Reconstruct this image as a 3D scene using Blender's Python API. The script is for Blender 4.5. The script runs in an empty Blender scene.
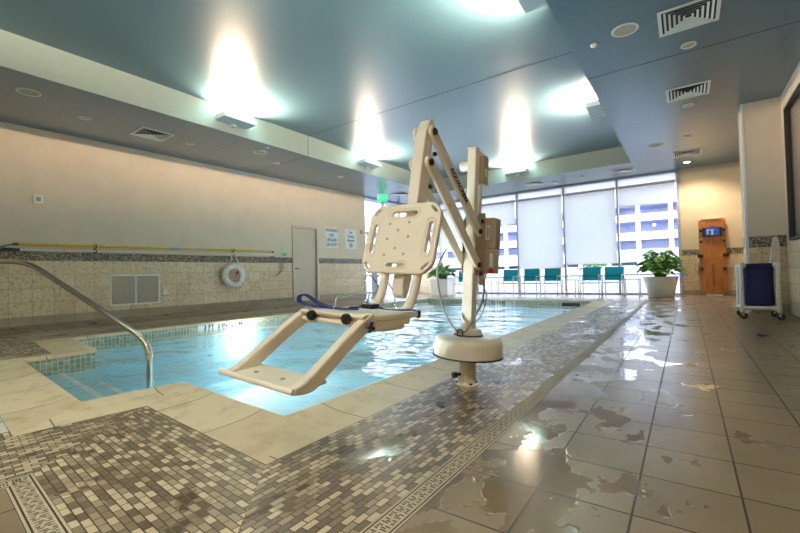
import bpy, bmesh, math, random
from mathutils import Vector, Matrix, Euler
random.seed(7)
scene = bpy.context.scene
COL = scene.collection
PI = math.pi

# ------------------------------------------------------------------ camera
cam_d = bpy.data.cameras.new('camera'); cam = bpy.data.objects.new('camera', cam_d); COL.objects.link(cam)
cam_d.sensor_width = 36.0; cam_d.lens = 405.66 / 800 * 36.0; cam_d.clip_start = .02; cam_d.clip_end = 400
def cam_axes(yaw, pitch, roll):
    sa, ca, sb, cb, sc, cc = math.sin(yaw), math.cos(yaw), math.sin(pitch), math.cos(pitch), math.sin(roll), math.cos(roll)
    f = Vector((sa * cb, ca * cb, sb)); r = Vector((ca, -sa, 0)); u = r.cross(f)
    return r * cc + u * sc, -r * sc + u * cc, f
CR, CU, CF = cam_axes(-.614283, .0200398, -.0255215)
cam.matrix_world = Matrix(((CR.x, CU.x, -CF.x, 0), (CR.y, CU.y, -CF.y, 0), (CR.z, CU.z, -CF.z, .8), (0, 0, 0, 1)))
scene.camera = cam

# ------------------------------------------------------------------ sky, exposure, window portals
w = bpy.data.worlds.new('sky'); scene.world = w; w.use_nodes = True
bg = w.node_tree.nodes['Background']; bg.inputs[0].default_value = (.80, .88, 1.0, 1); bg.inputs[1].default_value = 3.3
scene.view_settings.view_transform = 'Standard'; scene.view_settings.look = 'None'
scene.view_settings.gamma = 1; scene.view_settings.use_curve_mapping = False
scene.view_settings.exposure = 1.6
scene.cycles.max_bounces = 10; scene.cycles.diffuse_bounces = 5; scene.cycles.glossy_bounces = 4
scene.cycles.transparent_max_bounces = 16; scene.cycles.transmission_bounces = 6
scene.cycles.sample_clamp_indirect = 6; scene.cycles.caustics_reflective = False; scene.cycles.caustics_refractive = False
scene.cycles.use_denoising = True

def area(name, loc, direction, sx, sy, power, color, spread=PI, portal=False):
    d = bpy.data.lights.new(name, 'AREA'); d.shape = 'RECTANGLE'; d.size = sx; d.size_y = sy
    d.energy = power; d.color = color; d.spread = spread
    o = bpy.data.objects.new(name, d); COL.objects.link(o); o.location = loc
    o.rotation_euler = Vector(direction).to_track_quat('-Z', 'Y').to_euler()
    if portal: d.cycles.is_portal = True
    return o
area('window_portal', (-4.7, 14.5, 1.9), (0, -1, 0), 9.2, 3.6, 1, (1, 1, 1), portal=True)
area('side_window_portal', (-9.6, 12.7, 1.9), (1, 0, 0), 2.9, 3.6, 1, (1, 1, 1), portal=True)

WARM = (1.0, .765, .53)
UPLIGHT_POWER = 310
DOWN_FILL_POWER = 62

# ------------------------------------------------------------------ colours and materials
def srgb(r, g, b):
    f = lambda c: (c / 255 / 12.92) if c / 255 <= .04045 else ((c / 255 + .055) / 1.055) ** 2.4
    return (f(r), f(g), f(b), 1)
MATS = {}
def newmat(name):
    m = bpy.data.materials.new(name); m.use_nodes = True
    nt = m.node_tree; b = nt.nodes['Principled BSDF']; MATS[name] = m
    return m, nt, b
def N(nt, t, **kw):
    n = nt.nodes.new(t)
    for k, v in kw.items(): setattr(n, k, v)
    return n
def math_(nt, op, a, b=None, clamp=False):
    n = N(nt, 'ShaderNodeMath', operation=op); n.use_clamp = clamp
    for i, v in enumerate((a, b)):
        if v is None: continue
        if isinstance(v, (int, float)): n.inputs[i].default_value = v
        else: nt.links.new(v, n.inputs[i])
    return n.outputs[0]
def mixc(nt, fac, a, b, blend='MIX'):
    n = N(nt, 'ShaderNodeMix', data_type='RGBA', blend_type=blend)
    for i, v in ((0, fac), (6, a), (7, b)):
        if isinstance(v, (int, float, tuple)): n.inputs[i].default_value = v
        else: nt.links.new(v, n.inputs[i])
    return n.outputs[2]
def noise(nt, scale, detail=3, vec=None, rough=.5):
    n = N(nt, 'ShaderNodeTexNoise'); n.inputs['Scale'].default_value = scale; n.inputs['Detail'].default_value = detail
    n.inputs['Roughness'].default_value = rough
    if vec is None:
        tc = N(nt, 'ShaderNodeTexCoord'); vec = tc.outputs['Object']
    nt.links.new(vec, n.inputs['Vector']); return n.outputs['Fac']
def ramp(nt, fac, stops, interp='LINEAR'):
    n = N(nt, 'ShaderNodeValToRGB'); cr = n.color_ramp; cr.interpolation = interp
    while len(cr.elements) < len(stops): cr.elements.new(.5)
    for e, (p, c) in zip(cr.elements, stops):
        e.position = p; e.color = c if len(c) == 4 else (*c, 1)
    nt.links.new(fac, n.inputs[0]); return n.outputs[0]
def scaled(nt, vec, s):
    n = N(nt, 'ShaderNodeMapping'); n.inputs['Scale'].default_value = s; nt.links.new(vec, n.inputs['Vector']); return n.outputs[0]
def bump(nt, b, h, strength, dist=.01):
    n = N(nt, 'ShaderNodeBump'); n.inputs['Strength'].default_value = strength; n.inputs['Distance'].default_value = dist
    nt.links.new(h, n.inputs['Height']); nt.links.new(n.outputs[0], b.inputs['Normal']); return n.outputs[0]

def simple(name, c, rough=.5, metal=0, var=.06, nscale=12, spec=.5, bumps=0):
    m, nt, b = newmat(name)
    f = noise(nt, nscale, 4)
    dark = tuple(x * (1 - var * 2) for x in c[:3]) + (1,)
    lite = tuple(min(1, x * (1 + var)) for x in c[:3]) + (1,)
    nt.links.new(ramp(nt, f, [(.3, dark), (.7, lite)]), b.inputs['Base Color'])
    b.inputs['Roughness'].default_value = rough; b.inputs['Metallic'].default_value = metal
    b.inputs['Specular IOR Level'].default_value = spec
    if bumps: bump(nt, b, noise(nt, nscale * 12, 2), bumps, .003)
    return m
def emit(name, c, s):
    m, nt, b = newmat(name)
    b.inputs['Base Color'].default_value = c; b.inputs['Emission Color'].default_value = c; b.inputs['Emission Strength'].default_value = s
    nt.links.new(math_(nt, 'ADD', math_(nt, 'MULTIPLY', noise(nt, 30), .05), .4), b.inputs['Roughness'])
    return m

simple('plaster', srgb(222, 203, 182), .75, var=.025, nscale=3, spec=.25, bumps=.1)
simple('plaster_back', srgb(206, 190, 164), .75, var=.025, nscale=3, spec=.25, bumps=.1)
simple('lift_plastic', srgb(234, 224, 204), .42, var=.02, nscale=5, spec=.45)
simple('lift_paint', srgb(234, 224, 206), .3, var=.02, nscale=6, spec=.5)
simple('box_beige', srgb(176, 160, 134), .5, var=.03)
simple('black_plastic', srgb(22, 22, 24), .4)
simple('dark_metal', srgb(55, 50, 46), .4, .6)
simple('steel', srgb(205, 200, 190), .16, 1.0, var=.03)
simple('white_pvc', srgb(230, 226, 218), .4, var=.02)
simple('white_paint', srgb(232, 230, 226), .45, var=.02)
simple('grille_white', srgb(215, 212, 202), .5, var=.02)
simple('grille_dark', srgb(40, 38, 34), .7)
simple('speaker_mesh', srgb(170, 160, 140), .7, var=.1, nscale=200)
simple('blue_belt', srgb(20, 42, 122), .7, bumps=.4)
simple('navy_fabric', srgb(30, 32, 82), .85, var=.12, nscale=6, bumps=.4)
simple('towel', srgb(222, 206, 190), .95, bumps=.6)
simple('yellow_pole', srgb(226, 190, 30), .4)
simple('foam_white', srgb(235, 232, 226), .6)
simple('red', srgb(190, 20, 25), .4)
simple('sign_white', srgb(226, 228, 228), .5, var=.01)
simple('paper_green', srgb(190, 214, 176), .7, var=.02)
simple('ink', srgb(70, 70, 74), .6)
simple('ink_black', srgb(18, 18, 20), .6)
simple('letter_brown', srgb(60, 46, 34), .6)
simple('mullion', srgb(168, 168, 184), .45, 0)
simple('mullion_dark', srgb(66, 60, 56), .5, .3)
simple('door_paint', srgb(206, 190, 168), .5, var=.015, nscale=2)
simple('leaf', srgb(92, 150, 56), .45, var=.3, nscale=7)
simple('leaf_light', srgb(150, 196, 88), .45, var=.2, nscale=7)
simple('soil', srgb(60, 45, 32), .95, bumps=.8)
simple('hose_grey', srgb(120, 130, 140), .5)
simple('label_blue', srgb(34, 84, 190), .5)
simple('label_pale', srgb(170, 200, 235), .5)
simple('louvre_beige', srgb(190, 178, 160), .5, var=.02)
simple('fixture_grey', srgb(168, 176, 182), .45, var=.02)
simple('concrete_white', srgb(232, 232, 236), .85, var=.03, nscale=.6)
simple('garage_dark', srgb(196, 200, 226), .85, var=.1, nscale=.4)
simple('pavement', srgb(108, 110, 120), .9, var=.04, nscale=.5)
simple('outdoor_green', srgb(90, 140, 90), .8, var=.3, nscale=3)
simple('hall_floor', srgb(205, 198, 190), .3)
emit('exit_green', (0.01, .62, .16, 1), .7)
emit('lamp_glow', (1.0, .86, .62, 1), 30)
emit('uplight_lens', (1.0, .9, .74, 1), 6)

# ceiling: satin teal metal panels
def ceiling_mat(name, c):
    m, nt, b = newmat(name)
    tc = N(nt, 'ShaderNodeTexCoord'); v = scaled(nt, tc.outputs['Object'], (1.2, 9, 1))
    f = noise(nt, 1.2, 5, v, .6); g = noise(nt, .5, 2)
    nt.links.new(mixc(nt, math_(nt, 'MULTIPLY', f, .5), c, tuple(x * 1.35 for x in c[:3]) + (1,)), b.inputs['Base Color'])
    nt.links.new(math_(nt, 'ADD', math_(nt, 'MULTIPLY', f, .16), math_(nt, 'ADD', math_(nt, 'MULTIPLY', g, .08), .20)), b.inputs['Roughness'])
    b.inputs['Metallic'].default_value = .0; b.inputs['Specular IOR Level'].default_value = .8; b.inputs['Coat Weight'].default_value = .25; b.inputs['Coat Roughness'].default_value = .3; b.inputs['Coat IOR'].default_value = 1.5
    bump(nt, b, f, .06, .02)
    return m
ceiling_mat('ceiling_panel', srgb(70, 98, 110))
simple('ceiling_fascia', srgb(110, 126, 124), .5, var=.02)
simple('drain_stone', srgb(206, 188, 156), .5, var=.06, nscale=30)
simple('seam_dark', srgb(20, 28, 34), .8)

def uvvec(nt): return N(nt, 'ShaderNodeUVMap').outputs[0]
def bricktex(nt, vec, bw, bh, mortar, offset=.5, seed=0):
    n = N(nt, 'ShaderNodeTexBrick'); n.offset = offset; n.offset_frequency = 2; n.squash = 1
    n.inputs['Color1'].default_value = (0, 0, 0, 1); n.inputs['Color2'].default_value = (1, 1, 1, 1); n.inputs['Mortar'].default_value = (.5, .5, .5, 1)
    n.inputs['Scale'].default_value = 1; n.inputs['Mortar Size'].default_value = mortar; n.inputs['Mortar Smooth'].default_value = .1
    n.inputs['Bias'].default_value = 0; n.inputs['Brick Width'].default_value = bw; n.inputs['Row Height'].default_value = bh
    nt.links.new(vec, n.inputs['Vector']); return n.outputs['Color'], n.outputs['Fac']
def tile_mat(name, bw, bh, mortar, palette, grout, rough=.4, offset=0., interp='LINEAR', mottle=None, spec=.5, wet=False, shift=(0, 0, 0)):
    m, nt, b = newmat(name)
    v = uvvec(nt)
    mp = N(nt, 'ShaderNodeMapping'); mp.inputs['Location'].default_value = shift; nt.links.new(v, mp.inputs['Vector'])
    c, f = bricktex(nt, mp.outputs[0], bw, bh, mortar, offset)
    tone = ramp(nt, c, palette, interp)
    tc = N(nt, 'ShaderNodeTexCoord')
    if mottle:
        nz = noise(nt, mottle[0], 6, tc.outputs['Object'], .65)
        tone = mixc(nt, ramp(nt, nz, [(mottle[2], (0, 0, 0)), (mottle[3], (1, 1, 1))]), tone, mottle[1])
    rough_o = math_(nt, 'ADD', math_(nt, 'MULTIPLY', f, .3), rough)
    height = math_(nt, 'SUBTRACT', 1, f)
    if wet:
        # puddles: wettest in a band beside the pool drain
        sx = N(nt, 'ShaderNodeSeparateXYZ'); nt.links.new(tc.outputs['Object'], sx.inputs[0])
        x, y = sx.outputs[0], sx.outputs[1]
        ctr, wid, amt = wet
        d = math_(nt, 'DIVIDE', math_(nt, 'ABSOLUTE', math_(nt, 'SUBTRACT', x, ctr)), wid)
        bandw = math_(nt, 'MULTIPLY', math_(nt, 'SUBTRACT', 1, d, True), amt)
        pv = scaled(nt, tc.outputs['Object'], (2.6, 1.7, 1))
        nz = noise(nt, 1.35, 4, pv, .55)
        wm = math_(nt, 'ADD', nz, bandw)
        wm = ramp(nt, wm, [(.625, (0, 0, 0)), (.64, (1, 1, 1))])
        tone = mixc(nt, math_(nt, 'MULTIPLY', wm, .2), tone, tuple(x * .45 for x in palette[0][1][:3]) + (1,))
        rough_o = math_(nt, 'SUBTRACT', rough_o, math_(nt, 'MULTIPLY', wm, rough - .07))
        rough_o = math_(nt, 'MAXIMUM', rough_o, .05)
        height = math_(nt, 'MULTIPLY', height, math_(nt, 'SUBTRACT', 1, math_(nt, 'MULTIPLY', wm, .6)))
    nt.links.new(mixc(nt, f, tone, grout), b.inputs['Base Color'])
    nt.links.new(rough_o, b.inputs['Roughness']); b.inputs['Specular IOR Level'].default_value = spec
    bump(nt, b, height, .5, .003)
    return m
tile_mat('floor_tile', .3025, .3125, .004, [(0, srgb(134, 114, 88)), (1, srgb(154, 132, 104))], srgb(52, 40, 28), .30, 0, 'LINEAR',
         (1.4, srgb(116, 98, 74), .42, .75), .55, (-.62, .75, .17), shift=(.171 + .3025 * 100, -.264 + .3125 * 100, 0))
tile_mat('mosaic', .057, .029, .0024, [(0, srgb(104, 86, 62)), (.24, srgb(132, 112, 86)), (.46, srgb(164, 144, 114)), (.7, srgb(208, 190, 156))], srgb(74, 56, 38), .34, .5, 'CONSTANT', None, .5, (-1.15, .45, .10))
tile_mat('wall_tile', .31, .25, .004, [(0, srgb(214, 192, 156)), (1, srgb(228, 208, 174))], srgb(176, 154, 122), .4, 0, 'LINEAR', (22, srgb(170, 142, 104), .48, .70))
tile_mat('base_tile', .31, .30, .003, [(0, srgb(160, 146, 122)), (1, srgb(170, 156, 132))], srgb(120, 106, 84), .4)
tile_mat('border_mosaic', .024, .0155, .0012, [(0, srgb(46, 38, 32)), (.3, srgb(88, 76, 62)), (.55, srgb(134, 118, 98)), (.78, srgb(180, 166, 142))], srgb(120, 108, 92), .35, .5, 'CONSTANT')
tile_mat('pool_band', .05, .05, .004, [(0, srgb(140, 142, 118)), (.5, srgb(166, 160, 130)), (.8, srgb(186, 176, 142))], srgb(200, 208, 200), .3, 0, 'CONSTANT')
tile_mat('coping_stone', .60, 2.0, .004, [(0, srgb(214, 190, 154)), (1, srgb(228, 206, 172))], srgb(130, 104, 66), .45, 0, 'LINEAR', (5, srgb(176, 148, 104), .5, .8))

def mesh_cloth(name, c):
    m, nt, b = newmat(name); out = nt.nodes['Material Output']
    f = noise(nt, 80, 2); nt.links.new(ramp(nt, f, [(.3, tuple(x * .85 for x in c[:3]) + (1,)), (.7, c)]), b.inputs['Base Color']); b.inputs['Roughness'].default_value = .8
    tl = N(nt, 'ShaderNodeBsdfTranslucent'); tl.inputs[0].default_value = c
    mx = N(nt, 'ShaderNodeMixShader'); mx.inputs[0].default_value = .5; nt.links.new(b.outputs[0], mx.inputs[1]); nt.links.new(tl.outputs[0], mx.inputs[2]); nt.links.new(mx.outputs[0], out.inputs[0])
mesh_cloth('teal_mesh', srgb(50, 176, 186)); mesh_cloth('teal_band', srgb(24, 140, 158))
def pool_mat():
    m, nt, b = newmat('pool_plaster')
    f = noise(nt, 1.6, 4); g = noise(nt, 22, 2)
    nt.links.new(mixc(nt, math_(nt, 'MULTIPLY', f, .5), srgb(158, 206, 220), srgb(184, 220, 228)), b.inputs['Base Color'])
    b.inputs['Roughness'].default_value = .7; bump(nt, b, g, .1, .002)
pool_mat()
def schlick(nt, f0, nrm=None):
    lw = N(nt, 'ShaderNodeLayerWeight'); lw.inputs['Blend'].default_value = .5
    if nrm is not None: nt.links.new(nrm, lw.inputs['Normal'])
    p = math_(nt, 'POWER', lw.outputs['Facing'], 5.0)
    return math_(nt, 'ADD', math_(nt, 'MULTIPLY', p, 1 - f0), f0)
def water_mat():
    m, nt, b = newmat('water'); nt.nodes.remove(b)
    out = nt.nodes['Material Output']
    tc = N(nt, 'ShaderNodeTexCoord')
    a = noise(nt, 1.7, 2.0, scaled(nt, tc.outputs['Object'], (1, 1.35, 1)), .5)
    c = noise(nt, 6.5, 2.0, tc.outputs['Object'], .5)
    h = math_(nt, 'ADD', math_(nt, 'MULTIPLY', a, 1.0), math_(nt, 'MULTIPLY', c, .14))
    bp = N(nt, 'ShaderNodeBump'); bp.inputs['Strength'].default_value = 1.0; bp.inputs['Distance'].default_value = .075
    nt.links.new(h, bp.inputs['Height'])
    fr = schlick(nt, .02, bp.outputs[0])
    tr = N(nt, 'ShaderNodeBsdfTransparent'); tr.inputs[0].default_value = (.84, .95, .965, 1)
    gl = N(nt, 'ShaderNodeBsdfGlossy'); gl.inputs['Roughness'].default_value = .02; nt.links.new(bp.outputs[0], gl.inputs['Normal'])
    mx = N(nt, 'ShaderNodeMixShader'); nt.links.new(fr, mx.inputs[0]); nt.links.new(tr.outputs[0], mx.inputs[1]); nt.links.new(gl.outputs[0], mx.inputs[2])
    nt.links.new(mx.outputs[0], out.inputs[0])
water_mat()
def glass_mat():
    m, nt, b = newmat('glass'); nt.nodes.remove(b); out = nt.nodes['Material Output']
    lw = schlick(nt, .04)
    tr = N(nt, 'ShaderNodeBsdfTransparent'); tr.inputs[0].default_value = (.93, .95, .97, 1)
    gl = N(nt, 'ShaderNodeBsdfGlossy'); gl.inputs['Roughness'].default_value = .01
    mx = N(nt, 'ShaderNodeMixShader'); nt.links.new(lw, mx.inputs[0]); nt.links.new(tr.outputs[0], mx.inputs[1]); nt.links.new(gl.outputs[0], mx.inputs[2])
    nt.links.new(mx.outputs[0], out.inputs[0])
glass_mat()
def shade_mat():
    m, nt, b = newmat('shade_fabric'); nt.nodes.remove(b); out = nt.nodes['Material Output']
    tc = N(nt, 'ShaderNodeTexCoord')
    wv = noise(nt, 3.0, 3, scaled(nt, tc.outputs['Object'], (8, 1, .6)))
    colr = ramp(nt, wv, [(.3, (.77, .77, .775)), (.7, (.80, .80, .805))])
    df = N(nt, 'ShaderNodeBsdfDiffuse'); nt.links.new(colr, df.inputs[0])
    tl = N(nt, 'ShaderNodeBsdfTranslucent'); nt.links.new(colr, tl.inputs[0])
    tr = N(nt, 'ShaderNodeBsdfTransparent')
    m1 = N(nt, 'ShaderNodeMixShader'); m1.inputs[0].default_value = .55; nt.links.new(df.outputs[0], m1.inputs[1]); nt.links.new(tl.outputs[0], m1.inputs[2])
    m2 = N(nt, 'ShaderNodeMixShader'); m2.inputs[0].default_value = .05; nt.links.new(m1.outputs[0], m2.inputs[1]); nt.links.new(tr.outputs[0], m2.inputs[2])
    nt.links.new(m2.outputs[0], out.inputs[0])
shade_mat()
def wood_mat():
    m, nt, b = newmat('board_wood')
    tc = N(nt, 'ShaderNodeTexCoord')
    f = noise(nt, 3, 6, scaled(nt, tc.outputs['Object'], (9, 9, 1.1)), .65)
    nt.links.new(ramp(nt, f, [(.3, srgb(142, 84, 32)), (.55, srgb(178, 112, 48)), (.75, srgb(196, 130, 62))]), b.inputs['Base Color'])
    b.inputs['Roughness'].default_value = .28
wood_mat()
def cable_mat():
    m, nt, b = newmat('cable')
    tc = N(nt, 'ShaderNodeTexCoord')
    wv = N(nt, 'ShaderNodeTexWave'); wv.bands_direction = 'Z'; wv.inputs['Scale'].default_value = 38; nt.links.new(tc.outputs['Object'], wv.inputs['Vector'])
    nt.links.new(ramp(nt, wv.outputs['Fac'], [(.3, srgb(88, 80, 70)), (.6, srgb(190, 182, 168))]), b.inputs['Base Color'])
    b.inputs['Roughness'].default_value = .4
cable_mat()

# ------------------------------------------------------------------ mesh helpers
def link_mesh(name, bm, mat, parent=None, smooth=False, bevel=0, kind=None, segs=2, recalc=True):
    if recalc: bmesh.ops.recalc_face_normals(bm, faces=bm.faces)
    me = bpy.data.meshes.new(name); bm.to_mesh(me); bm.free()
    mats = mat if isinstance(mat, (list, tuple)) else [mat]
    for m in mats: me.materials.append(MATS[m])
    if smooth:
        for p in me.polygons: p.use_smooth = True
        me.set_sharp_from_angle(angle=math.radians(38))
    o = bpy.data.objects.new(name, me); COL.objects.link(o)
    if parent is not None: o.parent = parent
    if bevel:
        b = o.modifiers.new('bevel', 'BEVEL'); b.width = bevel; b.segments = segs; b.limit_method = 'ANGLE'; b.angle_limit = math.radians(40)
        for p in me.polygons: p.use_smooth = True
        me.set_sharp_from_angle(angle=math.radians(38))
    if kind: o['kind'] = kind
    return o
def B(): return bmesh.new()
def box(bm, x0, x1, y0, y1, z0, z1, mi=0, M=None):
    vs = [bm.verts.new((x, y, z)) for x in (x0, x1) for y in (y0, y1) for z in (z0, z1)]
    if M: 
        for v in vs: v.co = M @ v.co
    for q in ((0, 1, 3, 2), (4, 6, 7, 5), (0, 4, 5, 1), (2, 3, 7, 6), (0, 2, 6, 4), (1, 5, 7, 3)):
        f = bm.faces.new([vs[i] for i in q]); f.material_index = mi
    return bm
def smooth_path(pts, n=6):
    P = [Vector(p) for p in pts]; out = []
    for i in range(len(P) - 1):
        a, b, c, d = P[max(i - 1, 0)], P[i], P[i + 1], P[min(i + 2, len(P) - 1)]
        for k in range(n):
            t = k / n
            out.append(.5 * ((2 * b) + (c - a) * t + (2 * a - 5 * b + 4 * c - d) * t * t + (3 * b - a - 3 * c + d) * t ** 3))
    out.append(P[-1]); return out
def tube(bm, pts, r, seg=10, mi=0, closed=False):
    P = [Vector(p) for p in pts]; n = len(P); rings = []
    prev = None
    for i, p in enumerate(P):
        if closed: t = (P[(i + 1) % n] - P[i - 1])
        else: t = (P[min(i + 1, n - 1)] - P[max(i - 1, 0)])
        t.normalize()
        if prev is None:
            a = Vector((0, 0, 1)) if abs(t.z) < .9 else Vector((1, 0, 0)); u = t.cross(a).normalized()
        else:
            u = (prev - t * prev.dot(t)).normalized()
        prev = u; v = t.cross(u)
        rr = r[i] if isinstance(r, (list, tuple)) else r
        rings.append([bm.verts.new(p + (u * math.cos(2 * PI * k / seg) + v * math.sin(2 * PI * k / seg)) * rr) for k in range(seg)])
    m = n if closed else n - 1
    for i in range(m):
        A, C = rings[i], rings[(i + 1) % n]
        for k in range(seg):
            f = bm.faces.new((A[k], A[(k + 1) % seg], C[(k + 1) % seg], C[k])); f.material_index = mi
    if not closed:
        bm.faces.new(rings[0][::-1]).material_index = mi; bm.faces.new(rings[-1]).material_index = mi
    return bm
def lathe(bm, prof, c=(0, 0, 0), seg=32, mi=0, axis='z'):
    rings = []
    def pt(r, h, a):
        x, y = r * math.cos(a), r * math.sin(a)
        if axis == 'z': return Vector((c[0] + x, c[1] + y, c[2] + h))
        if axis == 'y': return Vector((c[0] + x, c[1] + h, c[2] + y))
        return Vector((c[0] + h, c[1] + x, c[2] + y))
    for r, h in prof: rings.append([bm.verts.new(pt(max(r, 1e-4), h, 2 * PI * k / seg)) for k in range(seg)])
    for A, C in zip(rings, rings[1:]):
        for k in range(seg):
            f = bm.faces.new((A[k], A[(k + 1) % seg], C[(k + 1) % seg], C[k])); f.material_index = mi
    bm.faces.new(rings[0][::-1]).material_index = mi; bm.faces.new(rings[-1]).material_index = mi
    return bm
def prism(bm, poly, h, M=None, holes=(), mi=0):
    """poly in local xy, extruded +z by h, then mapped by M"""
    M = M or Matrix.Identity(4)
    es = []; loops = [poly] + list(holes); vl = []
    for lp in loops:
        vs = [bm.verts.new((x, y, 0)) for x, y in lp]; vl.append(vs)
        for i in range(len(vs)): es.append(bm.edges.new((vs[i], vs[(i + 1) % len(vs)])))
    if holes:
        r = bmesh.ops.triangle_fill(bm, use_beauty=True, use_dissolve=False, edges=es)
        fs = [g for g in r['geom'] if isinstance(g, bmesh.types.BMFace)]
    else: fs = [bm.faces.new(vl[0])]
    r = bmesh.ops.extrude_face_region(bm, geom=fs)
    nv = [g for g in r['geom'] if isinstance(g, bmesh.types.BMVert)]
    for v in nv: v.co.z += h
    allv = set(nv) | {v for l in vl for v in l}
    for v in allv: v.co = M @ v.co
    return bm
def rrect(x0, x1, y0, y1, r, n=5):
    out = []
    for cx, cy, a0 in ((x1 - r, y1 - r, 0), (x0 + r, y1 - r, 90), (x0 + r, y0 + r, 180), (x1 - r, y0 + r, 270)):
        for k in range(n + 1):
            a = math.radians(a0 + 90 * k / n); out.append((cx + r * math.cos(a), cy + r * math.sin(a)))
    return out
def quad_uv(bm, vs, uvs, mi=0):
    uvl = bm.loops.layers.uv.verify()
    f = bm.faces.new([bm.verts.new(v) for v in vs]); f.material_index = mi
    for l, uv in zip(f.loops, uvs): l[uvl].uv = uv
    return f
def empty(name, label, cat, loc=(0, 0, 0), rz=0, group=None):
    o = bpy.data.objects.new(name, None); COL.objects.link(o); o.location = loc; o.rotation_euler = (0, 0, rz); o.empty_display_size = .1
    o['label'] = label; o['category'] = cat
    if group: o['group'] = group
    return o
def tag(o, label, cat, group=None):
    o['label'] = label; o['category'] = cat
    if group: o['group'] = group
    return o
def copy_tree(o, parent=None):
    c = o.copy(); COL.objects.link(c)
    if parent is not None: c.parent = parent
    for ch in list(o.children): copy_tree(ch, c)
    return c
def text(s, size, mat, parent=None, loc=(0, 0, 0), M=None, name='lettering', ext=.001, align='CENTER', sx=1, bold=0.0, shear=0):
    cu = bpy.data.curves.new(name, 'FONT'); cu.body = s; cu.size = size; cu.align_x = align; cu.align_y = 'CENTER'; cu.extrude = ext; cu.offset = bold; cu.shear = shear
    t = bpy.data.objects.new('t', cu); COL.objects.link(t)
    dg = bpy.context.evaluated_depsgraph_get(); dg.update()
    me = bpy.data.meshes.new_from_object(t.evaluated_get(dg)); bpy.data.objects.remove(t); bpy.data.curves.remove(cu)
    me.name = name
    R = M if M is not None else Matrix.Rotation(PI / 2, 4, 'X')
    me.transform(Matrix.Translation(loc) @ R @ Matrix.Diagonal((sx, 1, 1, 1)))
    me.materials.clear(); me.materials.append(MATS[mat])
    o = bpy.data.objects.new(name, me); COL.objects.link(o)
    if parent is not None: o.parent = parent
    return o

# ------------------------------------------------------------------ key dimensions
ZS, ZR = 3.62, 4.10                       # lower soffit, raised recess
RX0, RX1, RY0, RY1 = -7.13, -1.11, -1.2, 12.35
YB = 14.2                                 # window wall
WA = math.atan2(1, .03)                   # direction of the left wall
WU = Vector((math.cos(WA), math.sin(WA), 0)); WN = Vector((WU.y, -WU.x, 0)); WO = Vector((-9.63, 0, 0))
def WP(u, z=0, off=0): return WO + WU * u + WN * off + Vector((0, 0, z))
ZW = .075                                 # deck rises slightly to the left wall

# inner coping edge of the pool (anticlockwise from near right corner)
POOL = [(-1.86, 1.48), (-3.17, 1.577), (-3.243, .96), (-5.61, 1.165), (-5.612, 1.816), (-7.13, 1.996), (-6.80, 11.15), (-1.86, 10.95)]
def offset_poly(P, d):
    out = []; n = len(P)
    for i in range(n):
        a, b, c = Vector(P[i - 1]), Vector(P[i]), Vector(P[(i + 1) % n])
        d1 = (b - a).normalized(); d2 = (c - b).normalized()
        n1 = Vector((-d1.y, d1.x)); n2 = Vector((-d2.y, d2.x))      # loop runs clockwise here: left normal points outwards
        k = (n1 + n2) / (1 + n1.dot(n2)); out.append(tuple(b + k * d))
    return out
area_sign = sum(POOL[i][0] * POOL[(i + 1) % 8][1] - POOL[(i + 1) % 8][0] * POOL[i][1] for i in range(8))
SGN = 1 if area_sign < 0 else -1
def OFF(d): return offset_poly(POOL, d * SGN)

# ------------------------------------------------------------------ floor
def ring_faces(bm, A, C, zA, zC, mi=0):
    """quads between two parallel loops; u runs along the edge, v across it"""
    n = len(A)
    for i in range(n):
        j = (i + 1) % n
        a, b, c, d = Vector(A[i]), Vector(A[j]), Vector(C[j]), Vector(C[i])
        t = (b - a).normalized(); p = Vector((-t.y, t.x)); ref = Vector(POOL[i]) if n == 8 else a
        f = lambda q: ((q - ref).dot(t) + 7.0, (q - ref).dot(p) * SGN + 3.0)
        quad_uv(bm, [(*a, zA), (*b, zA), (*c, zC), (*d, zC)], [f(a), f(b), f(c), f(d)], mi)
L0, L1, L2, L3 = POOL, OFF(.36), OFF(1.0), OFF(1.095)
bm = B(); ring_faces(bm, L1, L2, 0, 0); link_mesh('floor_mosaic', bm, 'mosaic', kind='structure')
# field tile with the pool area cut out
bm = B(); uvl = bm.loops.layers.uv.verify()
outer = [(1.6, -2.6), (1.6, YB + .1), (-8.75, YB + .1), (-8.75, -2.6)]
es = []
for lp in (outer, L3):
    vs = [bm.verts.new((x, y, 0)) for x, y in lp]
    es += [bm.edges.new((vs[i], vs[(i + 1) % len(vs)])) for i in range(len(vs))]
bmesh.ops.triangle_fill(bm, use_beauty=True, use_dissolve=False, edges=es)
wl0, wl1 = WP(-2.6, ZW), WP(14.35, ZW)
v = [bm.verts.new(p) for p in ((-8.75, -2.6, 0), (-8.75, YB + .1, 0), (wl1.x, YB + .1, ZW), (wl0.x, -2.6, ZW))]
bm.faces.new(v)
for f in bm.faces:
    for l in f.loops: l[uvl].uv = (l.vert.co.x, l.vert.co.y)
link_mesh('floor', bm, 'floor_tile', kind='structure')

# coping: stone nosing with a raised rounded lip
prof = [(.36, 0), (.30, .001), (.2, .004), (.12, .010), (.06, .020), (.025, .028), (.008, .029), (-.004, .024), (-.008, .014), (-.006, -.012), (.01, -.016)]
bm = B()
for (o1, z1), (o2, z2) in zip(prof, prof[1:]): 
    ring_faces(bm, OFF(o2), OFF(o1), z2, z1)
bmesh.ops.remove_doubles(bm, verts=bm.verts, dist=1e-5)
o = link_mesh('pool_coping', bm, 'coping_stone', kind='structure', smooth=True)

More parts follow.
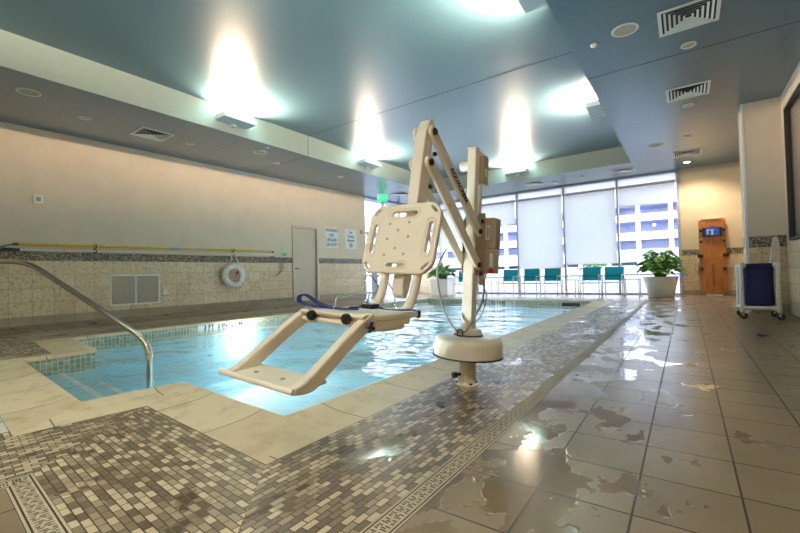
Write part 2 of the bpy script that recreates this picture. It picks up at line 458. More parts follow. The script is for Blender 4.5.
# slot drain: beige grating with pierced squares
bm = B()
A, C = OFF(1.002), OFF(1.093)
ring_faces(bm, OFF(.99), OFF(1.10), -.0006, -.0006, 1)
for (d0, d1) in ((1.002, 1.010), (1.085, 1.093), (1.016, 1.079)):
    P, Q = OFF(d0), OFF(d1)
    for i in range(8):
        j = (i + 1) % 8
        q = [Vector((*P[i], .001)), Vector((*P[j], .001)), Vector((*Q[j], .001)), Vector((*Q[i], .001))]
        bm.faces.new([bm.verts.new(x) for x in q])
link_mesh('floor_drain_channel', bm, ['drain_stone', 'grille_dark'], kind='structure', recalc=False)
bm = B()
for i in range(8):
    j = (i + 1) % 8; P, Q = OFF(1.016), OFF(1.079)
    a, b = Vector(P[i]), Vector(P[j]); t = (b - a).normalized(); nrm = (Vector(Q[i]) - a); nrm = (nrm - t * nrm.dot(t)).normalized()
    Lg = (b - a).length; k = 0; s = .02
    while s < Lg - .03:
        for (u0, u1, v0, v1) in ((.006, .012, .008, .026), (.016, .022, .008, .018), (.026, .032, .03, .055), (.006, .012, .036, .055), (.016, .022, .026, .044), (.026, .032, .006, .02)):
            if k % 2: v0, v1 = .063 - v1, .063 - v0
            pts = [a + t * (s + uu) + nrm * vv for uu, vv in ((u0, v0), (u1, v0), (u1, v1), (u0, v1))]
            bm.faces.new([bm.verts.new((p.x, p.y, .0016)) for p in pts])
        s += .038; k += 1
link_mesh('floor_drain_slots', bm, 'grille_dark', kind='structure')

# pool basin
ZP, ZWAT = -1.1, -.085
IN = OFF(.01); bm = B()
ring_faces(bm, IN, IN, .0, -.20, 0)
ring_faces(bm, IN, IN, -.20, ZP, 1)
vs = [bm.verts.new((x, y, ZP)) for x, y in IN]
es = [bm.edges.new((vs[i], vs[(i + 1) % 8])) for i in range(8)]
r = bmesh.ops.triangle_fill(bm, use_beauty=True, edges=es)
for g in r['geom']:
    if isinstance(g, bmesh.types.BMFace): g.material_index = 1
uvl = bm.loops.layers.uv.verify()
for f in bm.faces:                      # band tiles: v = height
    if f.material_index == 0:
        for l in f.loops: l[uvl].uv.y = l.vert.co.z + 5
link_mesh('pool_basin', bm, ['pool_band', 'pool_plaster'], kind='structure')
# entry steps in the alcove, white nosing strip on each tread
a, b = Vector(POOL[2]), Vector(POOL[3]); t = (b - a).normalized(); nn = Vector((-t.y, t.x)) 
if nn.y < 0: nn = -nn
st = B(); ns = B()
for k, (d0, d1, z) in enumerate(((0, .34, -.18), (.34, .68, -.34), (.68, 1.02, -.52))):
    Mx = Matrix(((t.x, nn.x, 0, a.x), (t.y, nn.y, 0, a.y), (0, 0, 1, 0), (0, 0, 0, 1)))
    box(st, -.005 if k < 2 else .0, (b - a).length, d0 - .01 if k == 0 else d0, d1, ZP, z, 0, Mx)
    box(ns, .0, (b - a).length, d1 - .045, d1 + .004, z - .04, z + .004, 0, Mx)
link_mesh('pool_steps', st, 'pool_plaster', kind='structure')
link_mesh('pool_step_nosing', ns, 'white_paint', kind='structure')
# water
bm = B(); vs = [bm.verts.new((x, y, ZWAT)) for x, y in OFF(.009)]
es = [bm.edges.new((vs[i], vs[(i + 1) % 8])) for i in range(8)]
bmesh.ops.triangle_fill(bm, use_beauty=True, edges=es)
for f in bm.faces:
    f.normal_update()
    if f.normal.z < 0: f.normal_flip()
o = link_mesh('pool_water', bm, 'water', kind='stuff', recalc=False); tag(o, 'clear blue rippled water filling the swimming pool', 'water')

# ------------------------------------------------------------------ ceiling
bm = B()
def flat(bm, x0, x1, y0, y1, z, mi=0): bm.faces.new([bm.verts.new(p) for p in ((x0, y0, z), (x1, y0, z), (x1, y1, z), (x0, y1, z))]).material_index = mi
XL, XR, Y0 = -9.85, 1.7, -2.6
flat(bm, XL, XR, Y0, RY0, ZS); flat(bm, XL, XR, RY1, YB + .15, ZS); flat(bm, XL, RX0, RY0, RY1, ZS); flat(bm, RX1, XR, RY0, RY1, ZS)
flat(bm, RX0, RX1, RY0, RY1, ZR)
link_mesh('ceiling', bm, 'ceiling_panel', kind='structure')
bm = B()
for p, q in (((RX0, RY0), (RX0, RY1)), ((RX0, RY1), (RX1, RY1)), ((RX1, RY1), (RX1, RY0)), ((RX1, RY0), (RX0, RY0))):
    bm.faces.new([bm.verts.new(x) for x in ((*p, ZS), (*q, ZS), (*q, ZR), (*p, ZR))])
link_mesh('trim_1', bm, 'ceiling_fascia', kind='structure')
bm = B(); e = .004                       # open panel seams across the ceiling
for x0, x1, z in ((XL, RX0, ZS), (RX1, XR, ZS), (RX0, RX1, ZR)): box(bm, x0, x1, 6.505 - .005, 6.505 + .005, z - .002, z + .01)
for x in (RX0, RX1): box(bm, x - .003, x + .003, 6.50, 6.51, ZS, ZR)
link_mesh('trim_2', bm, 'seam_dark', kind='structure')
bm = B(); flat(bm, XL - .3, XR + .3, Y0 - .3, YB + .3, ZR + .3); link_mesh('ceiling_slab', bm, 'plaster', kind='structure')

# ------------------------------------------------------------------ walls
def wall_quad(bm, P, Q, z0, z1, u0=0, mi=0, off=Vector((0, 0, 0))):
    P = Vector(P) + off; Q = Vector(Q) + off; Lw = (Q - P).length
    quad_uv(bm, [(P.x, P.y, z0), (Q.x, Q.y, z0), (Q.x, Q.y, z1), (P.x, P.y, z1)], [(u0, z0), (u0 + Lw, z0), (u0 + Lw, z1), (u0, z1)], mi)
def tiled_wall(name, P, Q, zb, zt, plaster='plaster', back=Vector((0, 0, 0)), skip=(), band=(1.22, 1.38), gap_z=0, u0=0):
    """wall with base course, tile field, mosaic border and plaster; skip = list of (u0,u1) openings from the floor to gap_z"""
    P, Q = Vector((*P, 0)), Vector((*Q, 0)); Lw = (Q - P).length; d = (Q - P) / Lw
    cuts = sorted([0, Lw] + [c for s in skip for c in s])
    bm = B()
    for a, b in zip(cuts, cuts[1:]):
        inside = any(s[0] <= (a + b) / 2 <= s[1] for s in skip)
        rows = [(zb, zb + .15, 1), (zb + .15, band[0], 0), (band[0], band[1], 2), (band[1], zt, 3)]
        for z0, z1, mi in rows:
            if inside:
                z0 = max(z0, gap_z)
                if z0 >= z1: continue
            p, q = P + d * a, P + d * b
            wall_quad(bm, p, q, z0, z1, u0 + a, mi)
    uvl = bm.loops.layers.uv.verify()
    for f in bm.faces:
        if f.material_index == 0:
            for l in f.loops: l[uvl].uv.y = l.vert.co.z - band[0] + 5
        if f.material_index == 1:
            for l in f.loops: l[uvl].uv.y = l.vert.co.z - zb + .01 + 6
    return link_mesh(name, bm, ['wall_tile', 'base_tile', 'border_mosaic', plaster], kind='structure', recalc=False)
bm = B(); q0, q1 = WP(-2.7, 0, -.14), WP(11.10, 0, -.14); wall_quad(bm, (q0.x, q0.y, 0), (q1.x, q1.y, 0), -.1, ZS + .3); link_mesh('wall_left_leak_sheet', bm, 'plaster', kind='structure')  # unseen sheet added behind the wall to stop light leaking in
p0, p1 = WP(-2.7), WP(11.10)
DU0, DU1, DZ = 7.90, 8.84, 2.30
tiled_wall('wall_left', (p0.x, p0.y), (p1.x, p1.y), ZW, ZS + .03, skip=[(DU0 + 2.7, DU1 + 2.7)], gap_z=DZ, u0=-2.7 - .275 + 31)
bm = B(); q = WP(11.10, 0, -.25); box(bm, q.x - .02, p1.x, p1.y - .01, p1.y, ZW, ZS); link_mesh('wall_left_end', bm, 'plaster', kind='structure')
# back wall right of the glazing, alcove, column, right wall
tiled_wall('wall_back', (-.10, YB), (1.42, YB), 0, ZS + .03, 'plaster_back', band=(1.135, 1.30))
XW = 1.38
WZ0, WZ1, WY0, WY1 = 1.19, 3.33, 3.2, 8.97
bm = B()
for (ya, yb, za, zb_) in ((Y0, 9.25, 0, .22), ):
    wall_quad(bm, (XW, yb, 0), (XW, ya, 0), za, zb_, 0, 1)
wall_quad(bm, (XW, 9.25, 0), (XW, Y0, 0), .22, WZ0 - .02, .1, 0)
wall_quad(bm, (XW, Y0, 0), (XW, WY0, 0), WZ0 - .02, ZS + .02, 0, 3)
wall_quad(bm, (XW, WY1, 0), (XW, YB, 0), WZ0 - .02, ZS + .02, 0, 3)
wall_quad(bm, (XW, WY0, 0), (XW, WY1, 0), WZ1, ZS + .02, 0, 3)
wall_quad(bm, (XW, 9.25, 0), (XW, YB, 0), 0, WZ0 - .02, 0, 0)
link_mesh('wall_right', bm, ['wall_tile', 'base_tile', 'border_mosaic', 'plaster'], kind='structure', recalc=False)
CX0, CY0, CY1 = .868, 9.22, 9.72
bm = B()
for z0, z1, mi in ((0, .15, 1), (.15, 1.11, 0), (1.11, 1.30, 2), (1.30, ZS, 3)):
    wall_quad(bm, (CX0, CY0, 0), (XW, CY0, 0), z0, z1, .12, mi); wall_quad(bm, (CX0, CY1, 0), (CX0, CY0, 0), z0, z1, 0, mi)
    wall_quad(bm, (XW, CY1, 0), (CX0, CY1, 0), z0, z1, 0, mi)
link_mesh('wall_column', bm, ['wall_tile', 'base_tile', 'border_mosaic', 'plaster'], kind='structure')
bm = B(); box(bm, CX0 - .012, CX0 + .03, CY0 - .012, CY0 + .03, 0, ZS); link_mesh('trim_3', bm, 'white_paint', kind='structure', bevel=.004)
bm = B(); wall_quad(bm, (XL, Y0 + .05, 0), (XR, Y0 + .05, 0), 0, ZS + .1); link_mesh('wall_front', bm, 'plaster', kind='structure')
# borrowed-light window in the right wall and the room behind it
bm = B(); F = .04
box(bm, XW - .012, XW + .06, WY1 - F, WY1, WZ0, WZ1); box(bm, XW - .012, XW + .06, WY0, WY0 + F, WZ0, WZ1)
box(bm, XW - .012, XW + .06, WY0 + F, WY1 - F, WZ1 - F, WZ1); box(bm, XW - .012, XW + .06, WY0 + F, WY1 - F, WZ0, WZ0 + F)
win = link_mesh('window_1', bm, 'mullion_dark', kind='structure')
bm = B(); box(bm, XW + .03, XW + .038, WY0 + F, WY1 - F, WZ0 + F, WZ1 - F); link_mesh('pane', bm, 'glass', parent=win)
bm = B(); box(bm, XW + .12, XW + 3.2, WY0 - 1, WY1 + 1.5, 0, ZS); link_mesh('wall_adjoining_room', bm, 'plaster', kind='structure')
d = bpy.data.lights.new('adjoining_room_lamp', 'POINT'); d.energy = 120; d.color = (1, .8, .55); d.shadow_soft_size = .12
o = bpy.data.objects.new('adjoining_room_lamp', d); COL.objects.link(o); o.location = (XW + 1.6, 7.5, ZS - .25)

# door in the left wall
def frame_at(name, label, cat, u, z, off=0, group=None, kind=None):
    p = WP(u, z, off); e = empty(name, label, cat, p, WA, group)
    return e
def struct_empty(name, loc, rz):
    o = bpy.data.objects.new(name, None); COL.objects.link(o); o.location = loc; o.rotation_euler = (0, 0, rz); o['kind'] = 'structure'; return o
dr = struct_empty('door_1', WP((DU0 + DU1) / 2, ZW), WA)
hw = (DU1 - DU0) / 2; hz = DZ - ZW
bm = B(); box(bm, -hw - .03, -hw + .04, -.035, .10, 0, hz + .03); box(bm, hw - .04, hw + .03, -.035, .10, 0, hz + .03); box(bm, -hw + .04, hw - .04, -.035, .10, hz - .04, hz + .03)
link_mesh('door_frame', bm, 'door_paint', dr, bevel=.004)
bm = B(); box(bm, -hw + .045, hw - .045, .03, .075, .008, hz - .045); leaf = link_mesh('door_leaf', bm, 'door_paint', dr, bevel=.003)
bm = B(); lathe(bm, [(.026, 0), (.026, -.01), (.01, -.012), (.01, -.04)], (-hw + .12, .03, .98), 16, axis='y'); box(bm, -hw + .11, -hw + .22, -.018, -.006, .972, .99)
link_mesh('door_handle', bm, 'dark_metal', leaf, bevel=.003)

bm = B(); box(bm, -hw - .03, hw + .03, -.03, .135, -.09, .004); link_mesh('door_leak_block', bm, 'base_tile', dr)  # box added under the door to block a light leak
# ------------------------------------------------------------------ glazing: window wall and side storefront
MX = [-9.15, -8.02, -6.44, -4.86, -3.275, -1.69, -.14]
for i in range(6):
    a, b = MX[i], MX[i + 1]
    wn = struct_empty('window_%d' % (i + 2), ((a + b) / 2, YB, 0), 0)
    h = (b - a) / 2; low = 1.0 if i == 0 else 0
    bm = B(); box(bm, h - .03, h + .03, -.04, .12, 0, ZS)
    if i == 0: box(bm, -h - .03, -h + .03, -.04, .12, 0, ZS)
    if i == 5: box(bm, h + .03, h + .05, -.06, .12, 0, ZS)
    link_mesh('mullion', bm, 'mullion', wn, bevel=.004)
    bm = B(); box(bm, -h + .03, h - .03, -.02, .10, .0 + low, .06 + low); box(bm, -h + .03, h - .03, -.02, .10, ZS - .05, ZS)
    box(bm, -h + .03, h - .03, 0, .08, .60, .64) if low == 0 else None
    link_mesh('rail', bm, 'mullion', wn)
    bm = B(); box(bm, -h + .02, h - .02, .05, .058, low + .05, 3.28); link_mesh('pane', bm, 'glass', wn)
    bm = B(); box(bm, -h + .03, h - .03, .05, .052, 3.28, ZS - .05); link_mesh('frosted_pane', bm, 'shade_fabric', wn)
bm = B(); wall_quad(bm, (-9.2, YB + .0, 0), (-8.05, YB + .0, 0), 0, 1.0, .1, 0); link_mesh('wall_back_low', bm, 'wall_tile', kind='structure')
def shade(i, zb, label):
    a, b = MX[i], MX[i + 1]; top = 3.27
    e = empty('roller_shade', label, 'window shade', ((a + b) / 2, YB - .07, 0), 0, 'roller shades on the window wall'); h = (b - a) / 2 - .045
    bm = B(); box(bm, -h, h, -.001, .001, zb, top); link_mesh('shade_cloth', bm, 'shade_fabric', e)
    bm = B(); box(bm, -h, h, -.008, .008, zb - .025, zb); link_mesh('hem_bar', bm, 'white_paint', e)
    bm = B(); box(bm, -h, h, -.03, .03, top, top + .07); link_mesh('shade_cassette', bm, 'mullion', e, bevel=.004)
shade(5, 2.72, 'short white roller shade rolled high above the large potted plant')
shade(4, 1.00, 'white roller shade left of the short one, hem just above the right pair of chairs')
shade(3, .90, 'white roller shade pulled down to chair-back height behind the left trio of chairs')
shade(2, 2.50, 'half-raised white roller shade beside the lift control box')
shade(1, 1.9, 'white roller shade partly hidden behind the pool lift arms')
shade(0, 2.6, 'white roller shade in the far left corner of the window wall')
# side storefront continuing the left wall
us = [11.10, 12.1, 13.1, 14.1]
for i in range(3):
    u0, u1 = us[i], us[i + 1]
    wn = struct_empty('window_%d' % (i + 8), WP((u0 + u1) / 2, 0), WA); h = (u1 - u0) / 2
    bm = B(); box(bm, h - .03, h + .03, -.05, .05, 0, ZS); box(bm, -h, h - .03, -.04, .05, 0, .06); box(bm, -h, h - .03, -.04, .05, ZS - .05, ZS); box(bm, -h, h - .03, -.04, .05, 2.3, 2.36)
    link_mesh('mullion', bm, 'mullion', wn); bm = B(); box(bm, -h, h - .02, 0, .008, .05, ZS - .05); link_mesh('pane', bm, 'glass', wn)
bm = B(); box(bm, -.16, .16, .015, .05, .06, 1.0)
o = link_mesh('kick_panel', bm, 'mullion', None); o.parent = bpy.data.objects['window_8']; o.location = (-.05, -.02, 0)

# ------------------------------------------------------------------ outside
bm = B(); flat(bm, -160, 80, YB + .3, 200, -.06); flat(bm, -160, -10.2, -40, YB + .3, -.06); link_mesh('ground_outside', bm, 'pavement', kind='structure')
g = empty('parking_garage', 'white multi-storey parking garage seen through the uncovered windows', 'building', (0, 75, 0))
zl = [(-.05, 1.3), (1.9, 3.85), (5.4, 6.6), (8.4, 9.5), (10.9, 40)]
bm = B()
for z0, z1 in zl: box(bm, -90, 30, 0, .5, z0, z1)
for k in range(28): box(bm, -90 + k * 4.4, -90 + k * 4.4 + .6, .1, .7, 0, 21)
link_mesh('facade_slabs', bm, 'concrete_white', g)
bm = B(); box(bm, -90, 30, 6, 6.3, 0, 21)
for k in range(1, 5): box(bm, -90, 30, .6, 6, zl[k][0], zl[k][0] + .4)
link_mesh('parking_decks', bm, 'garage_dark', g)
bm = B()
for z in (2.3, 2.9): box(bm, -90, 30, -.3, -.2, z, z + .08)
link_mesh('guard_rail', bm, 'mullion', g)
sh = B()
for k in range(260):
    a = random.uniform(0, 2 * PI); rr = random.uniform(.2, 1.5) ; z = random.uniform(.3, 3.4); rr *= (1.2 - abs(z - 1.7) / 2.2)
    c = Vector((rr * math.cos(a), rr * math.sin(a) * .8, z)); s = random.uniform(.12, .3)
    n = Vector([random.uniform(-1, 1) for _ in range(3)]).normalized(); u = n.orthogonal().normalized() * s; v_ = n.cross(u)
    sh.faces.new([sh.verts.new(c + x) for x in (u, v_ * .6, -u, -v_ * .6)])
tube(sh, [(0, 0, 0), (0, 0, 1.6)], .12, 8)
o = link_mesh('outdoor_shrub', sh, 'outdoor_green'); tag(o, 'green leafy shrub outside, just under the hem of the shade', 'shrub')
o.location = (-6.4, 37, -.05)

# ------------------------------------------------------------------ ceiling fittings
def vent(x, y, s, label, proto={}):
    if 'o' in proto:
        e = copy_tree(proto['o']); e.location = (x, y, ZS); e['label'] = label; return e
    e = empty('ceiling_vent', label, 'ceiling vent', (x, y, ZS), 0, 'square louvred vents in the lower ceiling'); proto['o'] = e
    h = s / 2
    bm = B()
    for (a, b) in ((h, h - .035),):
        for q in ((-a, a, -a, -b), (-a, a, b, a), (-a, -b, -b, b), (b, a, -b, b)): box(bm, *q, -.012, -.001)
    link_mesh('frame', bm, 'grille_white', e)
    bm = B(); k = h - .055
    while k > .04:
        t_ = .022; zz = -.010
        for x0, y0, x1, y1 in ((-k, -k, k, -k), (k, -k, k, k), (k, k, -k, k), (-k, k, -k, -k)):
            d = Vector((x1 - x0, y1 - y0, 0)).normalized(); n = Vector((-d.y, d.x, 0)) * t_
            P, Q = Vector((x0, y0, zz)), Vector((x1, y1, zz))
            vs = [bm.verts.new(p) for p in (P, Q, Q + n - d * t_ + Vector((0, 0, .009)), P + n + d * t_ + Vector((0, 0, .009)))]
            bm.faces.new(vs)
        k -= .045
    link_mesh('louvre', bm, 'grille_white', e, recalc=False)
    bm = B(); box(bm, -h + .02, h - .02, -h + .02, h - .02, -.0012, -.0008); link_mesh('duct_opening', bm, 'grille_dark', e)
    return e
vent(.11, 5.58, .57, 'square louvred ceiling vent nearest the camera, at the upper right')
vent(.11, 7.98, .57, 'second square louvred vent along the right soffit, between two recessed downlights')
vent(.11, 12.27, .57, 'square louvred vent in the right soffit closest to the backboard wall')
vent(-1.38, 13.15, .57, 'square louvred vent in front of the windows, above the short shade')
vent(-3.89, 13.1, .57, 'square louvred vent in front of the windows, nearer the lift arm')
vent(-8.05, 11.6, .57, 'square louvred vent at the far left, near the exit sign')
vent(-8.30, 3.62, .57, 'square louvred vent in the left soffit above the wall grille')
def disc_fitting(x, y, r, label, name, cat, inner, group, lit=False, proto={}):
    key = (name, r, lit)
    if key in proto:
        e = copy_tree(proto[key]); e.location = (x, y, ZS); e['label'] = label; return e
    e = empty(name, label, cat, (x, y, ZS), 0, group); proto[key] = e
    bm = B(); lathe(bm, [(r, -.001), (r, -.008), (r * .94, -.014), (r * .82, -.012), (r * .8, -.002)], seg=32); 
    link_mesh('trim_ring', bm, 'grille_white', e, smooth=True)
    bm = B()
    if inner == 'speaker_mesh': lathe(bm, [(r * .8, -.006), (r * .8, -.009)], seg=32)
    else: lathe(bm, [(r * .8, -.004), (r * .5, -.013 if not lit else -.006)], seg=24)
    link_mesh('grille' if inner == 'speaker_mesh' else 'lamp', bm, inner, e, smooth=True)
    return e
SPK = 'round speakers in the lower ceiling'; DL = 'recessed downlights in the lower ceiling'
disc_fitting(-.50, 5.43, .145, 'round ceiling speaker at upper right, beside the nearest vent', 'ceiling_speaker', 'speaker', 'speaker_mesh', SPK)
disc_fitting(-.48, 11.0, .145, 'round ceiling speaker far down the right soffit', 'ceiling_speaker', 'speaker', 'speaker_mesh', SPK)
disc_fitting(-7.80, 1.72, .145, 'round ceiling speaker nearest the left edge of the picture', 'ceiling_speaker', 'speaker', 'speaker_mesh', SPK)
disc_fitting(-7.70, 5.60, .145, 'round ceiling speaker in the left soffit right of the grey uplight', 'ceiling_speaker', 'speaker', 'speaker_mesh', SPK)
for x, y, s in ((.114, 6.31, 'unlit downlight just behind the nearest ceiling vent'), (.116, 8.65, 'unlit downlight just behind the second ceiling vent'),
                (.104, 10.67, 'unlit downlight before the farthest right soffit vent'), (-8.32, 2.56, 'unlit downlight at far left between speaker and vent'),
                (-8.28, 4.34, 'unlit downlight in the left soffit just past the vent'), (-8.15, 6.40, 'unlit downlight in the left soffit by the dark panel seam'),
                (-7.95, 8.45, 'unlit downlight in the left soffit above the closed door'), (-7.48, 10.83, 'unlit downlight nearest the exit sign'),
                (-5.39, 13.0, 'unlit downlight in front of the windows, right of the lift mast'), (-3.30, 13.35, 'unlit downlight right of the middle window vent'),
                (-2.48, 13.15, 'unlit downlight left of the vent above the short shade')):
    disc_fitting(x, y, .085, s, 'recessed_downlight', 'downlight', 'speaker_mesh' if False else 'box_beige', DL)
e = disc_fitting(.10, 13.3, .0851, 'glowing downlight above the wooden backboard', 'recessed_downlight', 'downlight', 'lamp_glow', DL, True)
d = bpy.data.lights.new('downlight_beam', 'SPOT'); d.energy = 70; d.color = (1, .80, .55); d.spot_size = 2.3; d.spot_blend = .7; d.shadow_soft_size = .06
o = bpy.data.objects.new('downlight_beam', d); COL.objects.link(o); o.location = (.30, 13.3, ZS - .04); o.rotation_euler = (.12, 0, 0)
bm = B(); lathe(bm, [(.045, 0), (.045, -.02), (.03, -.035), (.012, -.04)], (0, 0, 0), 16)
o = link_mesh('sprinkler_cap', bm, 'grille_white', smooth=True); o.location = (-.85, 5.54, ZS); tag(o, 'small white sprinkler cap beside the large upper right speaker', 'sprinkler')
bm = B(); lathe(bm, [(.035, 0), (.035, -.015), (.02, -.03)], (0, 0, 0), 16)
o = link_mesh('smoke_sensor', bm, 'fixture_grey', smooth=True); o.location = (-7.3, 5.50, ZS); tag(o, 'tiny grey ceiling sensor at the edge of the left soffit', 'sensor')

def uplight(x, y, rz, label, pw=1.0):
    e = empty('uplight', label, 'uplight', (x, y, 3.80), rz, 'grey box uplights around the raised ceiling')
    # local x = along the fascia, local y = away from the fascia
    bm = B(); W, Dp = .34, .30
    box(bm, -W, W, .02, .02 + Dp, -.004, .0); box(bm, -W, -W + .012, .02, .02 + Dp, 0, .09); box(bm, W - .012, W, .02, .02 + Dp, 0, .09)
    box(bm, -W + .012, W - .012, .02, .032, 0, .09); box(bm, -W + .012, W - .012, Dp + .008, Dp + .02, 0, .085)
    link_mesh('housing', bm, 'fixture_grey', e, bevel=.003)
    bm = B(); box(bm, -W + .015, W - .015, .035, Dp + .003, .03, .034); link_mesh('lens', bm, 'uplight_lens', e)
    bm = B(); box(bm, -.05, .05, -.0, .02, -.04, .03); box(bm, -.04, .04, .0, .10, -.05, -.02); link_mesh('bracket', bm, 'fixture_grey', e)
    p = e.matrix_basis @ Vector((0, .17, .055)) if False else Vector((x, y, 0)) + Matrix.Rotation(rz, 3, 'Z') @ Vector((0, .17, 0))
    dn = Matrix.Rotation(rz, 3, 'Z') @ Vector((0, .75, 1))
    area('uplight_lamp', (p.x, p.y, 3.80 + .078), dn, .55, .22, UPLIGHT_POWER * pw, WARM, 2.75)
uplight(RX0, 4.55, -PI / 2, 'grey box uplight on the left side of the raised ceiling, nearest the camera')
uplight(RX0, 8.55, -PI / 2, 'grey box uplight on the left side of the raised ceiling, left of the lift arm')
uplight(-4.15, RY1, PI, 'grey box uplight at the window end of the raised ceiling')
uplight(RX1, 8.45, PI / 2, 'grey box uplight at the right edge of the raised ceiling, farther one')
uplight(RX1, 4.35, PI / 2, 'grey box uplight at the top edge of the picture, right side of raised ceiling')
uplight(RX1, .3, PI / 2, 'unseen fill uplight added on the right side, above and behind the camera', .8)  # unseen uplight, added to light the front of the lift
uplight(-2.9, RY0, 0, 'unseen fill uplight added at the end behind the camera, right one', .8)  # added out of view so the near ceiling glows onto the lift
uplight(-5.4, RY0, 0, 'unseen fill uplight added at the end behind the camera, left one', .6)  # also added out of view, for the same ceiling bounce

# underwater pool lamp on the left wall, plus two added to brighten the water
def pool_lamp(x, y, rz, label, pw, halo=False):
    e = empty('pool_lamp', label, 'pool lamp', (x, y, -.34), rz, 'round underwater lamps in the pool walls')
    bm = B(); lathe(bm, [(.17, 0), (.17, .012), (.14, .02)], (0, 0, 0), 28, axis='y'); link_mesh('bezel', bm, 'white_paint', e, smooth=True)
    bm = B(); lathe(bm, [(.135, .018), (.10, .03)], (0, 0, 0), 24, axis='y'); link_mesh('lens', bm, 'uplight_lens', e, smooth=True)
    dn = Matrix.Rotation(rz, 3, 'Z') @ Vector((0, 1, .28)); p = Vector((x, y, -.34)) + dn * .05
    area('pool_lamp_light', p, dn, .2, .2, pw, (.95, .98, 1.0), 2.4)
    if halo:
        d = bpy.data.lights.new('pool_lamp_bulb', 'POINT'); d.energy = 16; d.color = (.95, .98, 1); d.shadow_soft_size = .04
        o = bpy.data.objects.new('pool_lamp_bulb', d); COL.objects.link(o); o.location = Vector((x, y, -.34)) + Matrix.Rotation(rz, 3, 'Z') @ Vector((0, .20, 0))
pool_lamp(-7.04, 4.6, -PI / 2, 'underwater lamp glowing below the left depth marker', 34, True)
pool_lamp(-2.5, 1.55, 0, 'unseen underwater fill lamp added in the near pool wall', 26)  # added out of sight to light the pool from inside
pool_lamp(-1.868, 8.6, PI / 2, 'unseen underwater fill lamp added in the far right pool wall', 34)  # second unseen lamp, added for brighter water at the far end

for x, y in ((-.2, -1.5), (-1.6, -1.9), (-4.2, -1.9)):  # unseen downlights added as warm fill for the foreground
    e = disc_fitting(x, y, .0851, 'unseen fill downlight added in the ceiling behind the camera', 'recessed_downlight', 'downlight', 'lamp_glow', DL, True)
    d = bpy.data.lights.new('downlight_beam', 'SPOT'); d.energy = DOWN_FILL_POWER; d.color = (1, .91, .80); d.spot_size = 2.7; d.spot_blend = .8; d.shadow_soft_size = .09
    o = bpy.data.objects.new('downlight_beam', d); COL.objects.link(o); o.location = (x, y, ZS - .04); o.rotation_euler = (.35, 0, 0)

# exit sign
e = empty('exit_sign', 'green lit exit sign hanging from the ceiling above the lift seat panel', 'sign', (-8.35, 10.9, ZS), 0.5)
bm = B(); tube(bm, [(0, 0, 0), (0, 0, -.08)], .012, 8); link_mesh('stem', bm, 'white_paint', e)
bm = B(); box(bm, -.17, .17, -.012, .012, -.32, -.08); link_mesh('panel', bm, 'exit_green', e)
text('EXIT', .17, 'sign_white', e, (0, -.014, -.20))

# ------------------------------------------------------------------ things on the left wall (local x along wall, y into it)
def wroot(name, label, cat, u, z, group=None): return empty(name, label, cat, WP(u, z, .0), WA, group)
e = wroot('wall_strobe', 'small white square alarm box high on the left wall', 'alarm', 2.22, 2.33)
bm = B(); box(bm, -.068, .068, -.05, -.002, -.075, .075); link_mesh('housing', bm, 'white_paint', e, bevel=.008)
bm = B(); box(bm, -.035, .035, -.056, -.05, -.04, .04); link_mesh('lens', bm, 'speaker_mesh', e)
e = wroot('wall_bell', 'small round beige sounder right of the diving sign', 'alarm', 10.87, 2.33)
bm = B(); lathe(bm, [(.07, -.002), (.07, -.04), (.05, -.06)], seg=20, axis='y'); link_mesh('housing', bm, 'box_beige', e, smooth=True)
e = wroot('wall_grille', 'wide white two-section louvred grille low on the tiled left wall', 'vent grille', 3.785, .63)
bm = B(); W, H_ = .475, .32
for q in ((-W, W, H_ - .035, H_), (-W, W, -H_, -H_ + .035), (-W, -W + .035, -H_ + .035, H_ - .035), (W - .035, W, -H_ + .035, H_ - .035), (-.018, .018, -H_ + .035, H_ - .035)):
    box(bm, q[0], q[1], -.018, -.001, q[2], q[3])
link_mesh('frame', bm, 'white_paint', e, bevel=.003)
bm = B()
for sx0, sx1 in ((-W + .035, -.018), (.018, W - .035)):
    z = -H_ + .045
    while z < H_ - .04:
        vs = [bm.verts.new(p) for p in ((sx0, -.013, z), (sx1, -.013, z), (sx1, -.003, z + .016), (sx0, -.003, z + .016))]; bm.faces.new(vs); z += .019
link_mesh('louvre', bm, 'louvre_beige', e, recalc=False)
bm = B(); box(bm, -W + .03, W - .03, -.0025, -.0015, -H_ + .03, H_ - .03); link_mesh('duct_opening', bm, 'louvre_beige', e)
e = wroot('wall_outlet', 'small white outlet plate right of the louvred grille', 'outlet', 4.37, .55)
bm = B(); box(bm, -.038, .038, -.012, -.001, -.06, .06); link_mesh('cover_plate', bm, 'white_paint', e, bevel=.004)
for z in (.026, -.026):
    bm = B(); box(bm, -.016, .016, -.015, -.012, z - .014, z + .014); link_mesh('socket', bm, 'grille_white', e)

